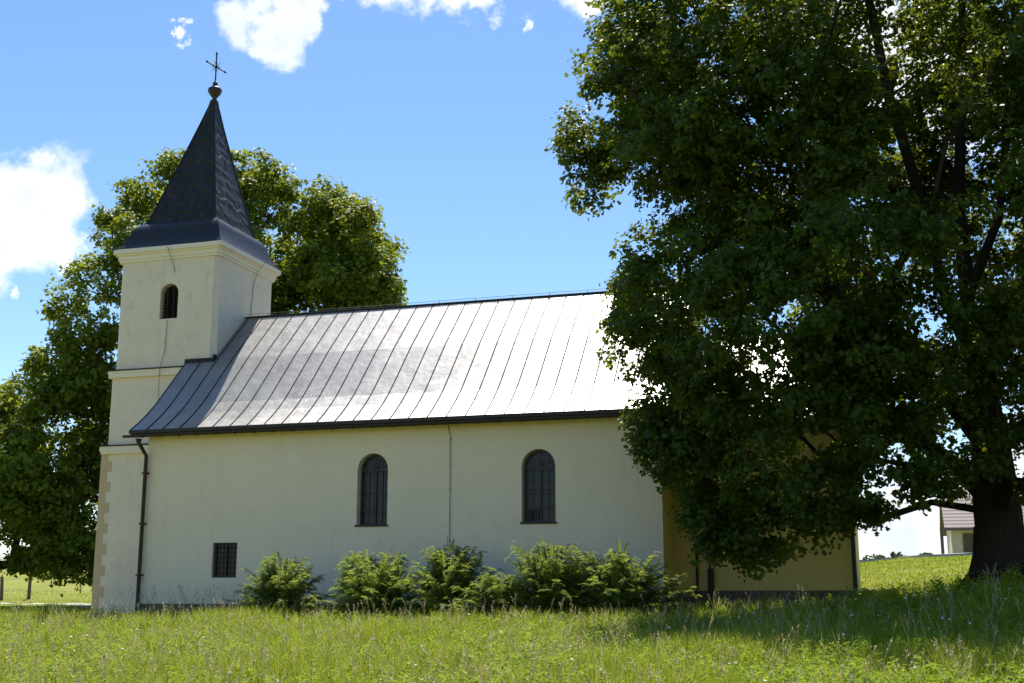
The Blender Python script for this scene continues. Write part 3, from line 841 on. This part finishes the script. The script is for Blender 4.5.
# --- the big maple on the right
RP = [(600, -900), (575, -60), (583, 0), (588, 18), (590, 38), (600, 45), (580, 52), (566, 60), (563, 72), (577, 92), (568, 106), (556, 120), (557, 135), (553, 150),
      (565, 165), (562, 185), (570, 205), (590, 212), (610, 213), (628, 204), (636, 212), (622, 226), (616, 240), (615, 255), (622, 264), (608, 278), (609, 290), (617, 302), (611, 318), (597, 324),
      (602, 340), (598, 355), (606, 366), (618, 364), (626, 350), (632, 352), (640, 350), (644, 364), (626, 368), (628, 384), (640, 388), (626, 402), (622, 425), (624, 440), (634, 452),
      (646, 468), (655, 488), (680, 492), (676, 518), (686, 540), (690, 562), (702, 571), (716, 566), (733, 562), (749, 576), (760, 568), (783, 570), (790, 556), (806, 558), (815, 545), (830, 552),
      (848, 536), (862, 506), (868, 526), (895, 522), (912, 504), (926, 528), (944, 532), (958, 516), (975, 512), (1010, 528), (1100, 545), (1400, 560), (1700, 300), (1700, -900)]
bx, by = [float(v) for v in at(1004, 580, -2.4)[:2]]
bz = float(hz(bx, by)[0])
def pl_(x, y, Y, rpx, squash=1.0, ry=None):
    c = at(x, y, Y); r = rpx * (np.linalg.norm(c - CO)) / F
    return (c, (r, ry or r, r * squash))
lobes = [((bx, by - .5, 13.0), (8.3, 6.2, 6.5)), ((bx - 1.5, by - .5, 8.5), (8.5, 6.0, 4.8)), ((bx + 4, by, 9), (7.5, 6.0, 5.5)), ((bx + .5, by, 18), (5.5, 5.0, 4.0)), ((bx + 7.5, by - 1, 9.5), (6, 6, 6))]  # last lobe: added out-of-view crown volume, blocks skylight to darken the grass below
for (x, y, Yo, r) in ((610, 90, -10.5, 62), (600, 165, -10, 52), (640, 30, -11, 62), (655, 130, -12, 75), (690, 40, -13, 85), (660, 265, -10.5, 52), (635, 345, -11, 36), (680, 350, -11.5, 62),
          (665, 430, -10.5, 45), (705, 470, -11, 55), (725, 535, -11.5, 40), (775, 520, -11, 52), (830, 500, -11.5, 48), (720, 220, -13, 90), (800, 120, -15, 110),
          (770, 330, -14.5, 100), (850, 260, -16, 110), (800, 440, -13.5, 80), (880, 420, -14, 80), (895, 340, -15.5, 60), (905, 90, -16, 70), (1000, 470, -13, 50), (1045, 480, -13, 60), (1000, 330, -14, 45), (940, 470, -12, 50), (1010, 430, -14, 80),
          (760, 40, -9, 120), (900, 480, -10, 60), (1050, 240, -15, 100), (935, 320, -14.5, 70), (960, 60, -15, 80), (860, 150, -15.5, 90), (1000, 150, -7, 120), (930, 240, -6, 110), (990, 400, -7, 90), (1015, 490, -14, 42), (985, 460, -14.5, 36), (690, 160, -9, 80), (760, 420, -10.5, 80), (820, 300, -10, 120), (705, 520, -11.5, 30), (725, 548, -11.5, 26), (675, 40, -15, 40), (735, 365, -11.5, 55), (695, 345, -12, 40), (760, 390, -12, 50), (590, 190, -10.5, 26), (575, 140, -10.5, 24), (615, 300, -10.5, 20)):
    lobes.append(pl_(x, y, by + (Yo + 10.0) * .75, r))
def near_church(P):
    x, y, z = P.T
    nave = (x < 16.8) & (y > -1.3) & (z < 10.3) & (z < 6.6 + np.clip(y + .5, 0, 9) * 1.0)
    choir = (x > 15) & (x < 21.4) & (y > .45) & (z < 6.6 + np.clip(y - 1, 0, 5) * .9)
    core = (np.hypot(x - bx + .3, (y - by)) < 2.4) & (z < bz + 11)
    front = (np.abs((x - bx + .5) - (y - by) * .11) < 1.5) & (y < by) & (z > bz + 5) & (z < bz + 15) & (lumps(P, 2.2, 77) < -.05)
    return nave | choir | core | front
chains = [dict(pts=[(bx, by, bz - .3), (bx, by, bz + .5), (bx - .02, by, bz + 1.6), (bx - .06, by, bz + 3.0), (bx - .15, by + .05, bz + 4.6), (bx - .3, by + .1, bz + 6.6), (bx - .35, by + .1, bz + 8.8), (bx - .1, by + .1, bz + 11.4), (bx + .1, by + .1, bz + 14.0), (bx, by, bz + 17)]),
          dict(parent=4, pts=[(bx - .8, by - .2, bz + 6.6), (bx - 1.15, by - .3, bz + 8.8), (bx - 1.75, by - .3, bz + 11.6), (bx - 2.1, by - .3, bz + 14.4)]),
          dict(parent=3, pts=[(bx - .9, by - .4, bz + 4.2), (bx - 2.3, by - .6, bz + 5.6), (bx - 4.0, by - .9, bz + 7.4), (bx - 5.6, by - 1.0, bz + 9.6)]),
          dict(parent=2, pts=[(bx - .8, by - .5, bz + 2.6), (bx - 2.2, by - .9, bz + 3.6), (bx - 4.0, by - 1.2, bz + 4.1), (bx - 5.8, by - 1.2, bz + 3.9)]),
          dict(parent=4, pts=[(bx + .8, by + .2, bz + 6.4), (bx + 2.1, by + .3, bz + 8.4), (bx + 3.6, by + .5, bz + 10.6)]),
          dict(parent=5, pts=[(bx + .5, by - .3, bz + 8.4), (bx + .9, by - .5, bz + 11), (bx + 1.3, by - .6, bz + 14)])]
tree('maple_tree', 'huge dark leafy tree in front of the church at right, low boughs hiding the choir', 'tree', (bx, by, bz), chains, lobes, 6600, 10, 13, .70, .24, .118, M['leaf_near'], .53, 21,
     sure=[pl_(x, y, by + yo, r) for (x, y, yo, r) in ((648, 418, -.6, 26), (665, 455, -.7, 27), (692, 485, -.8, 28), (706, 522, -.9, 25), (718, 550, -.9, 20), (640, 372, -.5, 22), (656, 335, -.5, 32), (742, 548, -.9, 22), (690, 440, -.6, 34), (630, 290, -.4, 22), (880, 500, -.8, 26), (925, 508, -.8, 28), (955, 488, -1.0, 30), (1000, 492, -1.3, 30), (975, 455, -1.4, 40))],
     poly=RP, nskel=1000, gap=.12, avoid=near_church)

# --- two lindens behind the tower
def grow(base, H, g, lean=(0, 0)):
    b = np.array(base); pts = []
    for t in np.linspace(0, 1, 9): pts.append(tuple(b + np.array([lean[0] * t + .12 * math.sin(5 * t), lean[1] * t, -.3 + H * t])))
    return [dict(pts=pts)]
BP = [(83, 238), (92, 226), (97, 205), (110, 188), (125, 167), (150, 162), (170, 150), (188, 144), (205, 150), (228, 150), (245, 152), (255, 148), (270, 152), (284, 160), (290, 178), (305, 182), (325, 180), (345, 188), (355, 198), (375, 202),
      (386, 216), (388, 232), (404, 246), (406, 254), (398, 264), (402, 282), (400, 300), (404, 320), (400, 420), (330, 560), (270, 600), (110, 600), (95, 480), (100, 300), (108, 252), (95, 244)]
AP = [(70, 270), (82, 254), (100, 250), (116, 254), (150, 262), (170, 400), (160, 600), (95, 588), (60, 582), (30, 574), (0, 572), (-200, 560), (-260, 480), (-150, 420), (-40, 410), (0, 393), (20, 372), (32, 352), (48, 342), (44, 318), (50, 295), (45, 290), (60, 284)]
gB = at(248, 592, 17); gB[2] = float(hz(gB[0], gB[1])[0])
lobB = [((gB[0], 17, 9.5), (5.6, 5.5, 6.5)), ((gB[0], 17, 14), (4.6, 4.6, 3.6))]
lobB += [pl_(x, y, Y, r) for (x, y, Y, r) in ((120, 215, 16, 42), (165, 185, 16, 45), (215, 180, 16, 42), (255, 190, 15.5, 45), (310, 215, 15.5, 42), (355, 235, 16, 45), (375, 280, 16, 38), (300, 280, 15, 55), (150, 260, 15.5, 50), (330, 250, 19, 50), (345, 300, 16, 50))]
chB = grow(gB, 12.5, rng)
tree('linden_tree', 'tall leafy tree rising behind the church tower and spire, sunlit top', 'tree', gB, chB, lobB, 1400, 11, 14, .95, .36, .185, M['leaf_far'], .42, 33, poly=BP, nskel=420, group='trees behind the church', gap=.16)
gA = at(-45, 594, 13); gA[2] = float(hz(gA[0], gA[1])[0])
lobA = [((float(at(30, 500, 13)[0]), 13, 6.0), (5.6, 5.2, 5.0))] + [pl_(x, y, Y, r) for (x, y, Y, r) in ((95, 300, 12.5, 45), (80, 350, 12, 50), (30, 410, 12, 50), (110, 420, 13, 55), (60, 480, 11.5, 60), (0, 480, 12, 60), (115, 520, 13, 55), (30, 540, 12, 42), (85, 560, 11.5, 34), (-60, 490, 13, 80))]
chA = grow(gA, 8.0, rng)
tree('linden_tree', 'dark broad leafy tree left of the tower, boughs sweeping down to the lawn', 'tree', gA, chA, lobA, 1250, 11, 14, .95, .36, .18, M['leaf_far'], .36, 35, poly=AP, nskel=380, group='trees behind the church', gap=.12)

# --- shrubs in front of the nave
def shrub(px, top, wpx, Y, label, seed, n=420):
    g = np.random.default_rng(seed)
    c = at(px, top, Y); gz = float(hz(c[0], Y)[0])
    H = c[2] - gz; rx = wpx * (Y + 32) * 1.05 / F
    root = thing('yew_shrub', label, 'shrub', (c[0], Y, gz), 'shrubs along the nave wall')
    V = []; Q = []; vb = 0
    tw_ = MB()
    tips = []
    nb = int(n * .30)
    for k in range(nb):              # boughs: arching out, each a fan of shoots
        a = g.uniform(0, 2 * math.pi); zt = H * (.10 + .90 * g.uniform() ** .75)
        rr = rx * 1.12 * (1 - .6 * (zt / H) ** 2.4) * g.uniform(.45, 1.22) * (1 + .22 * math.sin(2 * a + seed) + .16 * math.sin(5 * a + 2 * seed))
        ax = np.array([math.cos(a), .9 * math.sin(a), 0]); sd = np.array([-math.sin(a), math.cos(a), 0])
        b0 = np.array([c[0], Y, gz + max(zt * .45, .05)]) + ax * rr * .2
        b1 = np.array([c[0], Y, gz + zt]) + ax * rr
        tw_.tube([b0, b0 + (b1 - b0) * .5 + np.array([0, 0, .08]), b1], [.014, .009, .004], 4, False)
        for q in range(19):
            t = .2 + .8 * q / 18; s_ = g.choice([-1, 1]); p0 = b0 + (b1 - b0) * t + np.array([0, 0, .10 * math.sin(math.pi * t)])
            ln = .25 * (1.15 - .5 * t) * g.uniform(.5, 1.4)
            dr = unit(ax * g.uniform(.2, .9) + sd * s_ * g.uniform(.3, 1.1) + np.array([0, 0, g.uniform(-.35, .45)]))
            tips.append((p0, p0 + dr * ln))
    for k in range(int(n * .07)):   # leading shoots
        a = g.uniform(0, 2 * math.pi); rr = rx * .7 * g.uniform() ** .6
        zt = H * (.80 + .42 * g.uniform() ** 2.2) * (1 - .3 * (rr / rx) ** 2)
        p1 = np.array([c[0] + rr * math.cos(a), Y + .8 * rr * math.sin(a), gz + zt]); tips.append((p1 - np.array([.12 * math.cos(a), .12 * math.sin(a), .4]), p1))
    for (p0, p1) in tips:
        d = unit(p1 - p0); ln = np.linalg.norm(p1 - p0)
        nl = int(max(6, ln / .018)); t = np.linspace(.05, 1.0, nl)
        side = unit(np.cross(d, np.array([0, 0, 1.0]) + g.normal(size=3) * .3)); up = np.cross(side, d)
        for s_ in (-1, 1):
            ll = .062 * (1.15 - .8 * t) * g.uniform(.7, 1.3, nl)
            B0 = p0 + (p1 - p0) * t[:, None] - np.array([0, 0, .10]) * (t ** 2)[:, None] * ln * 2.5
            dr = unit(d * .6 + side * s_ + up * .25 + g.normal(size=(nl, 3)) * .22)
            B1 = B0 + dr * ll[:, None]
            wv_ = d * .0085
            q = np.stack([B0 - wv_, B0 + wv_, B1 + wv_ * .6, B1 - wv_ * .6], 1).reshape(-1, 3)
            V.append(q); Q.append(vb + np.arange(nl * 4).reshape(-1, 4)); vb += nl * 4
    npmesh('foliage', np.concatenate(V), [np.concatenate(Q)], M['needle'], root)
    for k in range(9):
        a = g.uniform(0, 6.28); tw_.tube([(c[0] + .05 * math.cos(a), Y + .05 * math.sin(a), gz - .1), (c[0] + .3 * rx * math.cos(a), Y + .3 * rx * math.sin(a), gz + .45 * H), (c[0] + .5 * rx * math.cos(a), Y + .5 * rx * math.sin(a), gz + .75 * H)], [.03, .02, .008], 5, False)
    tw_.build('stem', M['twig'], root)
for (px, top, wpx, Y, lab, sd, n) in (
        (283, 557, 46, -2.6, 'leftmost green yew shrub nearest the barred cellar window, narrow pointed top', 3, 460),
        (374, 553, 60, -2.8, 'wide low yew shrub beneath the left arched window', 4, 620),
        (451, 546, 50, -2.4, 'tall bushy yew shrub right of the left arched window, dark hollow in its middle', 5, 520),
        (499, 574, 44, -3.4, 'lowest yew shrub, filling the dip between the two tallest bushes', 6, 320),
        (551, 542, 50, -2.8, 'tall yew shrub directly beneath the right arched window', 7, 560),
        (618, 551, 54, -2.6, 'spreading yew shrub at the nave corner, rightmost of the row', 8, 600)):
    shrub(px, top, wpx, Y, lab, sd, n)

# ------------------------------------------------------------------ house beyond the road, far bushes
c = at(953, 556, 38); hx = c[0]; hg = float(hz(hx + 3, 38)[0]) - .2
house = thing('house', 'small cream house with a brown tiled roof beyond the road, partly hidden by the trunk', 'house', (hx + 4, 41, hg))
hb = MB(); ze = at(950, 526, 38)[2]; zr = at(960, 488, 41)[2]
hw = [(hx, 38, hg - .5), (hx + 9, 38, hg - .5), (hx + 9, 44, hg - .5), (hx, 44, hg - .5)]
hb.add(hw + [(p[0], p[1], ze) for p in hw] + [(hx, 41, zr - .1), (hx + 9, 41, zr - .1)], [(0, 1, 5, 4), (1, 2, 6, 9, 5), (2, 3, 7, 6), (3, 0, 4, 8, 7)])
hb.build('wall', M['housewall'], house)
rb = MB()
for s_, y0 in ((1, 37.5), (-1, 44.5)):
    a = [(hx - .35, y0, ze - .12), (hx + 9.4, y0, ze - .12), (hx + 9.4, 41, zr), (hx - .35, 41, zr)]
    rb.add(a + [(p[0], p[1], p[2] - .14) for p in a], [(0, 1, 2, 3), (7, 6, 5, 4), (0, 4, 5, 1), (1, 5, 6, 2), (3, 2, 6, 7), (0, 3, 7, 4)])
ro = rb.build('roof', M['tile'], house)
cb = MB(); cb.box((hx + 5, 41.4, zr - .4), (hx + 5.6, 42, zr + .9)); cb.build('chimney', M['housewall'], ro)
db = MB(); dx = at(963, 540, 38)[0]; db.box((dx, 37.93, hg - .1), (dx + .95, 37.998, hg + 1.72)); dbo = db.build('door', M['wood'], house)
hd = MB(); hd.box((dx + .08, 37.88, hg + .85), (dx + .18, 37.93, hg + .90)); hd.build('handle', M['iron'], dbo)
wbx = MB(); wbx.box((dx + 2.2, 37.95, hg + .7), (dx + 3.2, 37.998, hg + 1.7)); wo_ = wbx.build('window', M['frame'], house)
wp = MB(); wp.box((dx + 2.27, 37.93, hg + .77), (dx + 3.13, 37.952, hg + 1.63)); wp.build('pane', M['glass'], wo_)
pp = MB(); px_ = at(942, 540, 37.3)[0]; pp.box((px_ - .08, 37.2, hg - .4), (px_ + .08, 37.36, ze - .1)); pp.build('porch_post', M['wood'], house)

def bush(px, top, wpx, Y, label, seed):
    g = np.random.default_rng(seed); c = at(px, top, Y); gz = float(hz(c[0], Y)[0]); r = wpx * (Y + 32) / F; H = max(c[2] - gz, .8)
    root = thing('bush', label, 'bush', (c[0], Y, gz), 'bushes on the skyline')
    S, D = crown_points([((c[0], Y, gz + H * .5), (r, r, H * .5)), ((c[0] + .4 * r, Y, gz + H * .35), (r * .8, r, H * .4))], 160, g)
    V, Q = spray_leaves(S, D, 3, 5, .3, .15, .2, g); npmesh('foliage', V, [Q], M['leaf_hedge'], root)
    t = MB()
    for k in range(6):
        a = g.uniform(0, 6.28); t.tube([(c[0], Y, gz - .2), (c[0] + .5 * r * math.cos(a), Y + .5 * r * math.sin(a), gz + H * .7)], [.05, .015], 5, False)
    t.build('stem', M['twig'], root)
bush(878, 555, 12, 62, 'small pale green bush on the skyline nearest the church corner', 51)
bush(897, 553, 10, 60, 'rounded bush on the skyline, middle one of three beyond the kerb', 52)
bush(925, 553, 7, 58, 'smallest bush on the skyline, nearest the house', 53)

# wire fence at left
fence = thing('wire_fence', 'wooden post and wire fence on the lawn beneath the left tree', 'fence', (at(30, 597, 27)[0], 27, float(hz(at(30, 597, 27)[0], 27)[0])))
fp = []
for (px, top, Y) in ((-90, 564, 24.4), (-40, 566, 25.2), (3, 566, 26), (31, 568, 27)):
    c = at(px, top, Y); g0 = float(hz(c[0], Y)[0]); lean = .10 if px == 3 else .01
    b = MB(); b.tube([(c[0] + lean, Y, g0 - .3), (c[0], Y, g0 + 1.3)], [.10, .085], 8); b.build('post', M['wood'], fence); fp.append((c[0], Y, g0))
for h in (.5, 1.1):
    b = MB(); b.tube([(x, y - .09, z + h) for x, y, z in fp], .012, 4); b.build('wire', M['wire'], fence)

# overhead cable to the church
cab = MB()
p0 = at(704, 405, CY0 - .3); p1 = at(868, -90, -21.5)
cab.tube([p0 + (p1 - p0) * t - np.array([0, 0, .35 * 4 * t * (1 - t)]) for t in np.linspace(0, 1, 24)], .012, 6)
tag(cab.build('overhead_cable', M['cable'], None), 'thin grey overhead cable running down past the big tree towards the church', 'cable')

# ------------------------------------------------------------------ meadow
def frustum(n, d0, d1, g, power=1.0, margin=.12):
    """random ground spots in the wedge in front of the photograph's viewpoint, margins included"""
    d = d0 + (d1 - d0) * g.uniform(0, 1, n) ** power
    s = g.uniform(-1, 1, n) * (.5 * 1024 / F + margin)
    f2 = FW[:2] / np.linalg.norm(FW[:2]); r2 = RT[:2]
    return CO[:2] + f2 * d[:, None] + r2 * (s * d)[:, None]
def occupied(P):
    x, y = P[:, 0], P[:, 1]
    return ((x > -.06) & (x < L + .1) & (y > -.06) & (y < NW)) | ((x > L) & (x < CX1 + .06) & (y > CY0 - .06) & (y < CY1)) | ((x > TX0 - .22) & (x < TX1) & (y > TY0 - .04) & (y < TY1 + .2)) | (np.hypot(x - bx, y - by) < .55)
def blades(P, h, wd, g, lean=.35):
    n = len(P); z = hz(P[:, 0], P[:, 1])
    a = g.uniform(0, 2 * math.pi, n); face = g.uniform(0, 2 * math.pi, n)
    dl = (g.gamma(1.6, .55, n).clip(.1, 2.6) * lean * h)[:, None] * np.c_[np.cos(a), np.sin(a)]
    sv = np.c_[np.cos(face), np.sin(face), np.zeros(n)] * wd[:, None]
    b = np.c_[P, z - .03]; m1 = b + np.c_[dl * .28, .58 * h]; t = b + np.c_[dl, h * g.uniform(.88, 1.0, n)]
    V = np.stack([b - sv, b + sv, m1 + sv * .8, m1 - sv * .8, t], 1).reshape(-1, 3); i = np.arange(n)[:, None] * 5
    return V, i + np.array([[0, 1, 2, 3]]), i + np.array([[3, 2, 4]])
g = np.random.default_rng(99)
P = frustum(330000, 9.5, 36, g, 1.15)
P = P[~occupied(P)]
lawn = np.clip((P[:, 1] + 4 + np.clip((P[:, 0] - 17) * 0, 0, 9)) / 6, 0, 1)
h = g.gamma(6, .055, len(P)) * (1 + .45 * lumps(np.c_[P, P[:, 0] * 0], .9, 5))
h *= 1 + .35 * lumps(np.c_[P, P[:, 0] * 0], 3.2, 8)
h = np.clip(h, .07, .66)
right = np.clip((P[:, 0] - 19) / 3, 0, 1) * np.clip((P[:, 1] + 9) / 5, 0, 1)
left_l = np.clip((-3.5 - P[:, 0]) / 3, 0, 1) * np.clip((P[:, 1] + 2) / 3, 0, 1)
by_wall = np.clip((P[:, 0] - 14.5) / 1.5, 0, 1) * np.clip((P[:, 1] + 4) / 2.5, 0, 1)
h *= 1 - .72 * np.maximum(np.maximum(right, left_l), by_wall)
dist = np.hypot(P[:, 0] - CO[0], P[:, 1] - CO[1])
wd = g.uniform(.0028, .006, len(P)) * np.clip(dist / 16, .8, 1.9)
tc_ = frustum(520, 10, 33, g, .9); tc_ = np.repeat(tc_, 46, 0) + g.normal(size=(520 * 46, 2)) * .10
tc_ = tc_[~occupied(tc_) & ~((tc_[:, 0] > 19.5) & (tc_[:, 1] > -8)) & ~((tc_[:, 0] < -3.4) & (tc_[:, 1] > -1))]
th = np.repeat(g.uniform(.35, .72, len(tc_) // 46 + 1), 46)[:len(tc_)] * g.uniform(.55, 1.0, len(tc_))
P = np.r_[P, tc_]; h = np.r_[h, th]; wd = np.r_[wd, g.uniform(.0035, .007, len(tc_)) * np.clip(np.hypot(tc_[:, 0] - CO[0], tc_[:, 1] - CO[1]) / 16, .8, 1.9)]
V, Q4, Q3 = blades(P, h, wd, g)
tag(npmesh('meadow_grass', V, [Q4, Q3], M['grass']), kind='stuff')
# short lawn beyond
P = np.r_[np.c_[g.uniform(18.5, 34, 70000), g.uniform(-2, 21.8, 70000)], np.c_[g.uniform(-42, -3, 60000), g.uniform(2, 34, 60000)]]
P = P[~occupied(P)]
V, Q4, Q3 = blades(P, g.uniform(.04, .13, len(P)), g.uniform(.01, .02, len(P)), g, .6)
tag(npmesh('lawn_grass', V, [Q4, Q3], M['grass']), kind='stuff')
P = frustum(60000, 9.5, 34, g, 1.0); P = P[~occupied(P)]; P = P[P[:, 0] < 17 + g.normal(size=len(P)) * 1.5]
pk = lumps(np.c_[P, P[:, 0] * 0], 1.6, 14) > -.25; P = P[pk]
dist = np.hypot(P[:, 0] - CO[0], P[:, 1] - CO[1])
V, Q4, Q3 = blades(P, g.uniform(.22, .62, len(P)), g.uniform(.002, .0042, len(P)) * np.clip(dist / 16, .8, 1.8), g, .6)
tag(npmesh('dry_grass', V, [Q4, Q3], M['straw']), kind='stuff')
# seed heads: a stem and a loose panicle
def seedheads(P, hmin, hmax, g):
    V = []; Q = []; vb = 0; n = len(P); z = hz(P[:, 0], P[:, 1])
    hh = g.uniform(hmin, hmax, n); a = g.uniform(0, 6.28, n)
    for i in range(n):
        b = np.array([P[i, 0], P[i, 1], z[i]]); ln = np.array([math.cos(a[i]), math.sin(a[i]), 0]) * hh[i] * .22
        p1 = b + np.array([0, 0, hh[i] * .6]) + ln * .3; p2 = b + np.array([0, 0, hh[i]]) + ln
        s_ = np.array([.0022, 0, 0]); 
        q = [b - s_, b + s_, p1 + s_, p1 - s_, p1 - s_, p1 + s_, p2 + s_, p2 - s_]
        V += q; Q += [(vb, vb + 1, vb + 2, vb + 3), (vb + 4, vb + 5, vb + 6, vb + 7)]; vb += 8
        dr = unit(p2 - p1)
        for k in range(9):
            t = k / 8; c0 = p2 - dr * .15 * t; o = g.normal(size=3) * np.array([1, 1, .5]); o = unit(o) * (.012 + .03 * math.sin(math.pi * (t * .8 + .15)))
            c1 = c0 + o + dr * .02; wv_ = unit(np.cross(o, dr)) * .0055
            V += [c0 - wv_, c0 + wv_, c1 + wv_, c1 - wv_]; Q.append((vb, vb + 1, vb + 2, vb + 3)); vb += 4
    return np.array(V), np.array(Q)
P = frustum(2300, 11, 33, g, .9); P = P[~occupied(P) & ~((P[:, 0] > 19.5) & (P[:, 1] > -8))]
V, Q = seedheads(P, .38, .82, g)
Pw = np.c_[g.uniform(.2, 3.6, 90), g.uniform(-1.6, -.5, 90)]
V2, Q2 = seedheads(Pw, .5, 1.05, g)
Q = np.r_[Q, Q2 + len(V)]; V = np.r_[V, V2]
tag(npmesh('grass_seed_heads', V, [Q], M['seed']), kind='stuff')
# leafy weeds, thicker at the lower right
def weeds(P, g, hmin, hmax):
    Pn = []; Nn = []; z = hz(P[:, 0], P[:, 1])
    for i in range(len(P)):
        H = g.uniform(hmin, hmax); ax = g.normal(size=2) * .10 * H; m = int(H / .028); ph = g.uniform(0, 6)
        for k in range(m):
            t = .2 + .8 * k / m; a = ph + k * 2.4; r_ = .075 * (1.1 - .75 * t)
            Pn.append((P[i, 0] + ax[0] * t + r_ * math.cos(a), P[i, 1] + ax[1] * t + r_ * math.sin(a), z[i] + H * t)); Nn.append((-.45 * math.cos(a), -.45 * math.sin(a), 1))
    return leaf_arrays(np.array(Pn), np.array(Nn) + g.normal(size=(len(Nn), 3)) * .25, .085, g, .42)
f2 = FW[:2] / np.linalg.norm(FW[:2]); r2 = RT[:2]
n = 2300; d = g.uniform(10, 19.5, n); s = g.uniform(.12, .52, n); P1 = CO[:2] + f2 * d[:, None] + r2 * (s * d)[:, None]
P2 = frustum(6500, 10, 31, g, .9); P = np.r_[P1, P2]; P = P[~occupied(P)]
V, Q = weeds(P, g, .2, .52)
tag(npmesh('leafy_weeds', V, [Q], M['weed']), kind='stuff')
def flowers(n, m, name, size):
    P = frustum(n, 11, 28, g, .8); P = P[~occupied(P)]; z = hz(P[:, 0], P[:, 1]) + g.uniform(.28, .5, len(P)); C = np.c_[P, z]
    V = []; Q = []
    for i, c in enumerate(C):
        nrm = unit(g.normal(size=3) * .5 + np.array([0, -.4, 1])); t = unit(np.cross(nrm, [1, .2, .1])); b = np.cross(nrm, t); r_ = size * g.uniform(.6, 1.2)
        ring_ = [c + r_ * (math.cos(q) * t + math.sin(q) * b) for q in np.linspace(0, 2 * math.pi, 6, endpoint=False)]
        V += ring_ ; Q.append([i * 6 + j for j in range(6)])
    tag(npmesh(name, np.array(V), [np.array(Q)], m), kind='stuff')
flowers(260, M['petal'], 'white_meadow_flowers', .022)
flowers(120, M['petal_y'], 'yellow_meadow_flowers', .018)
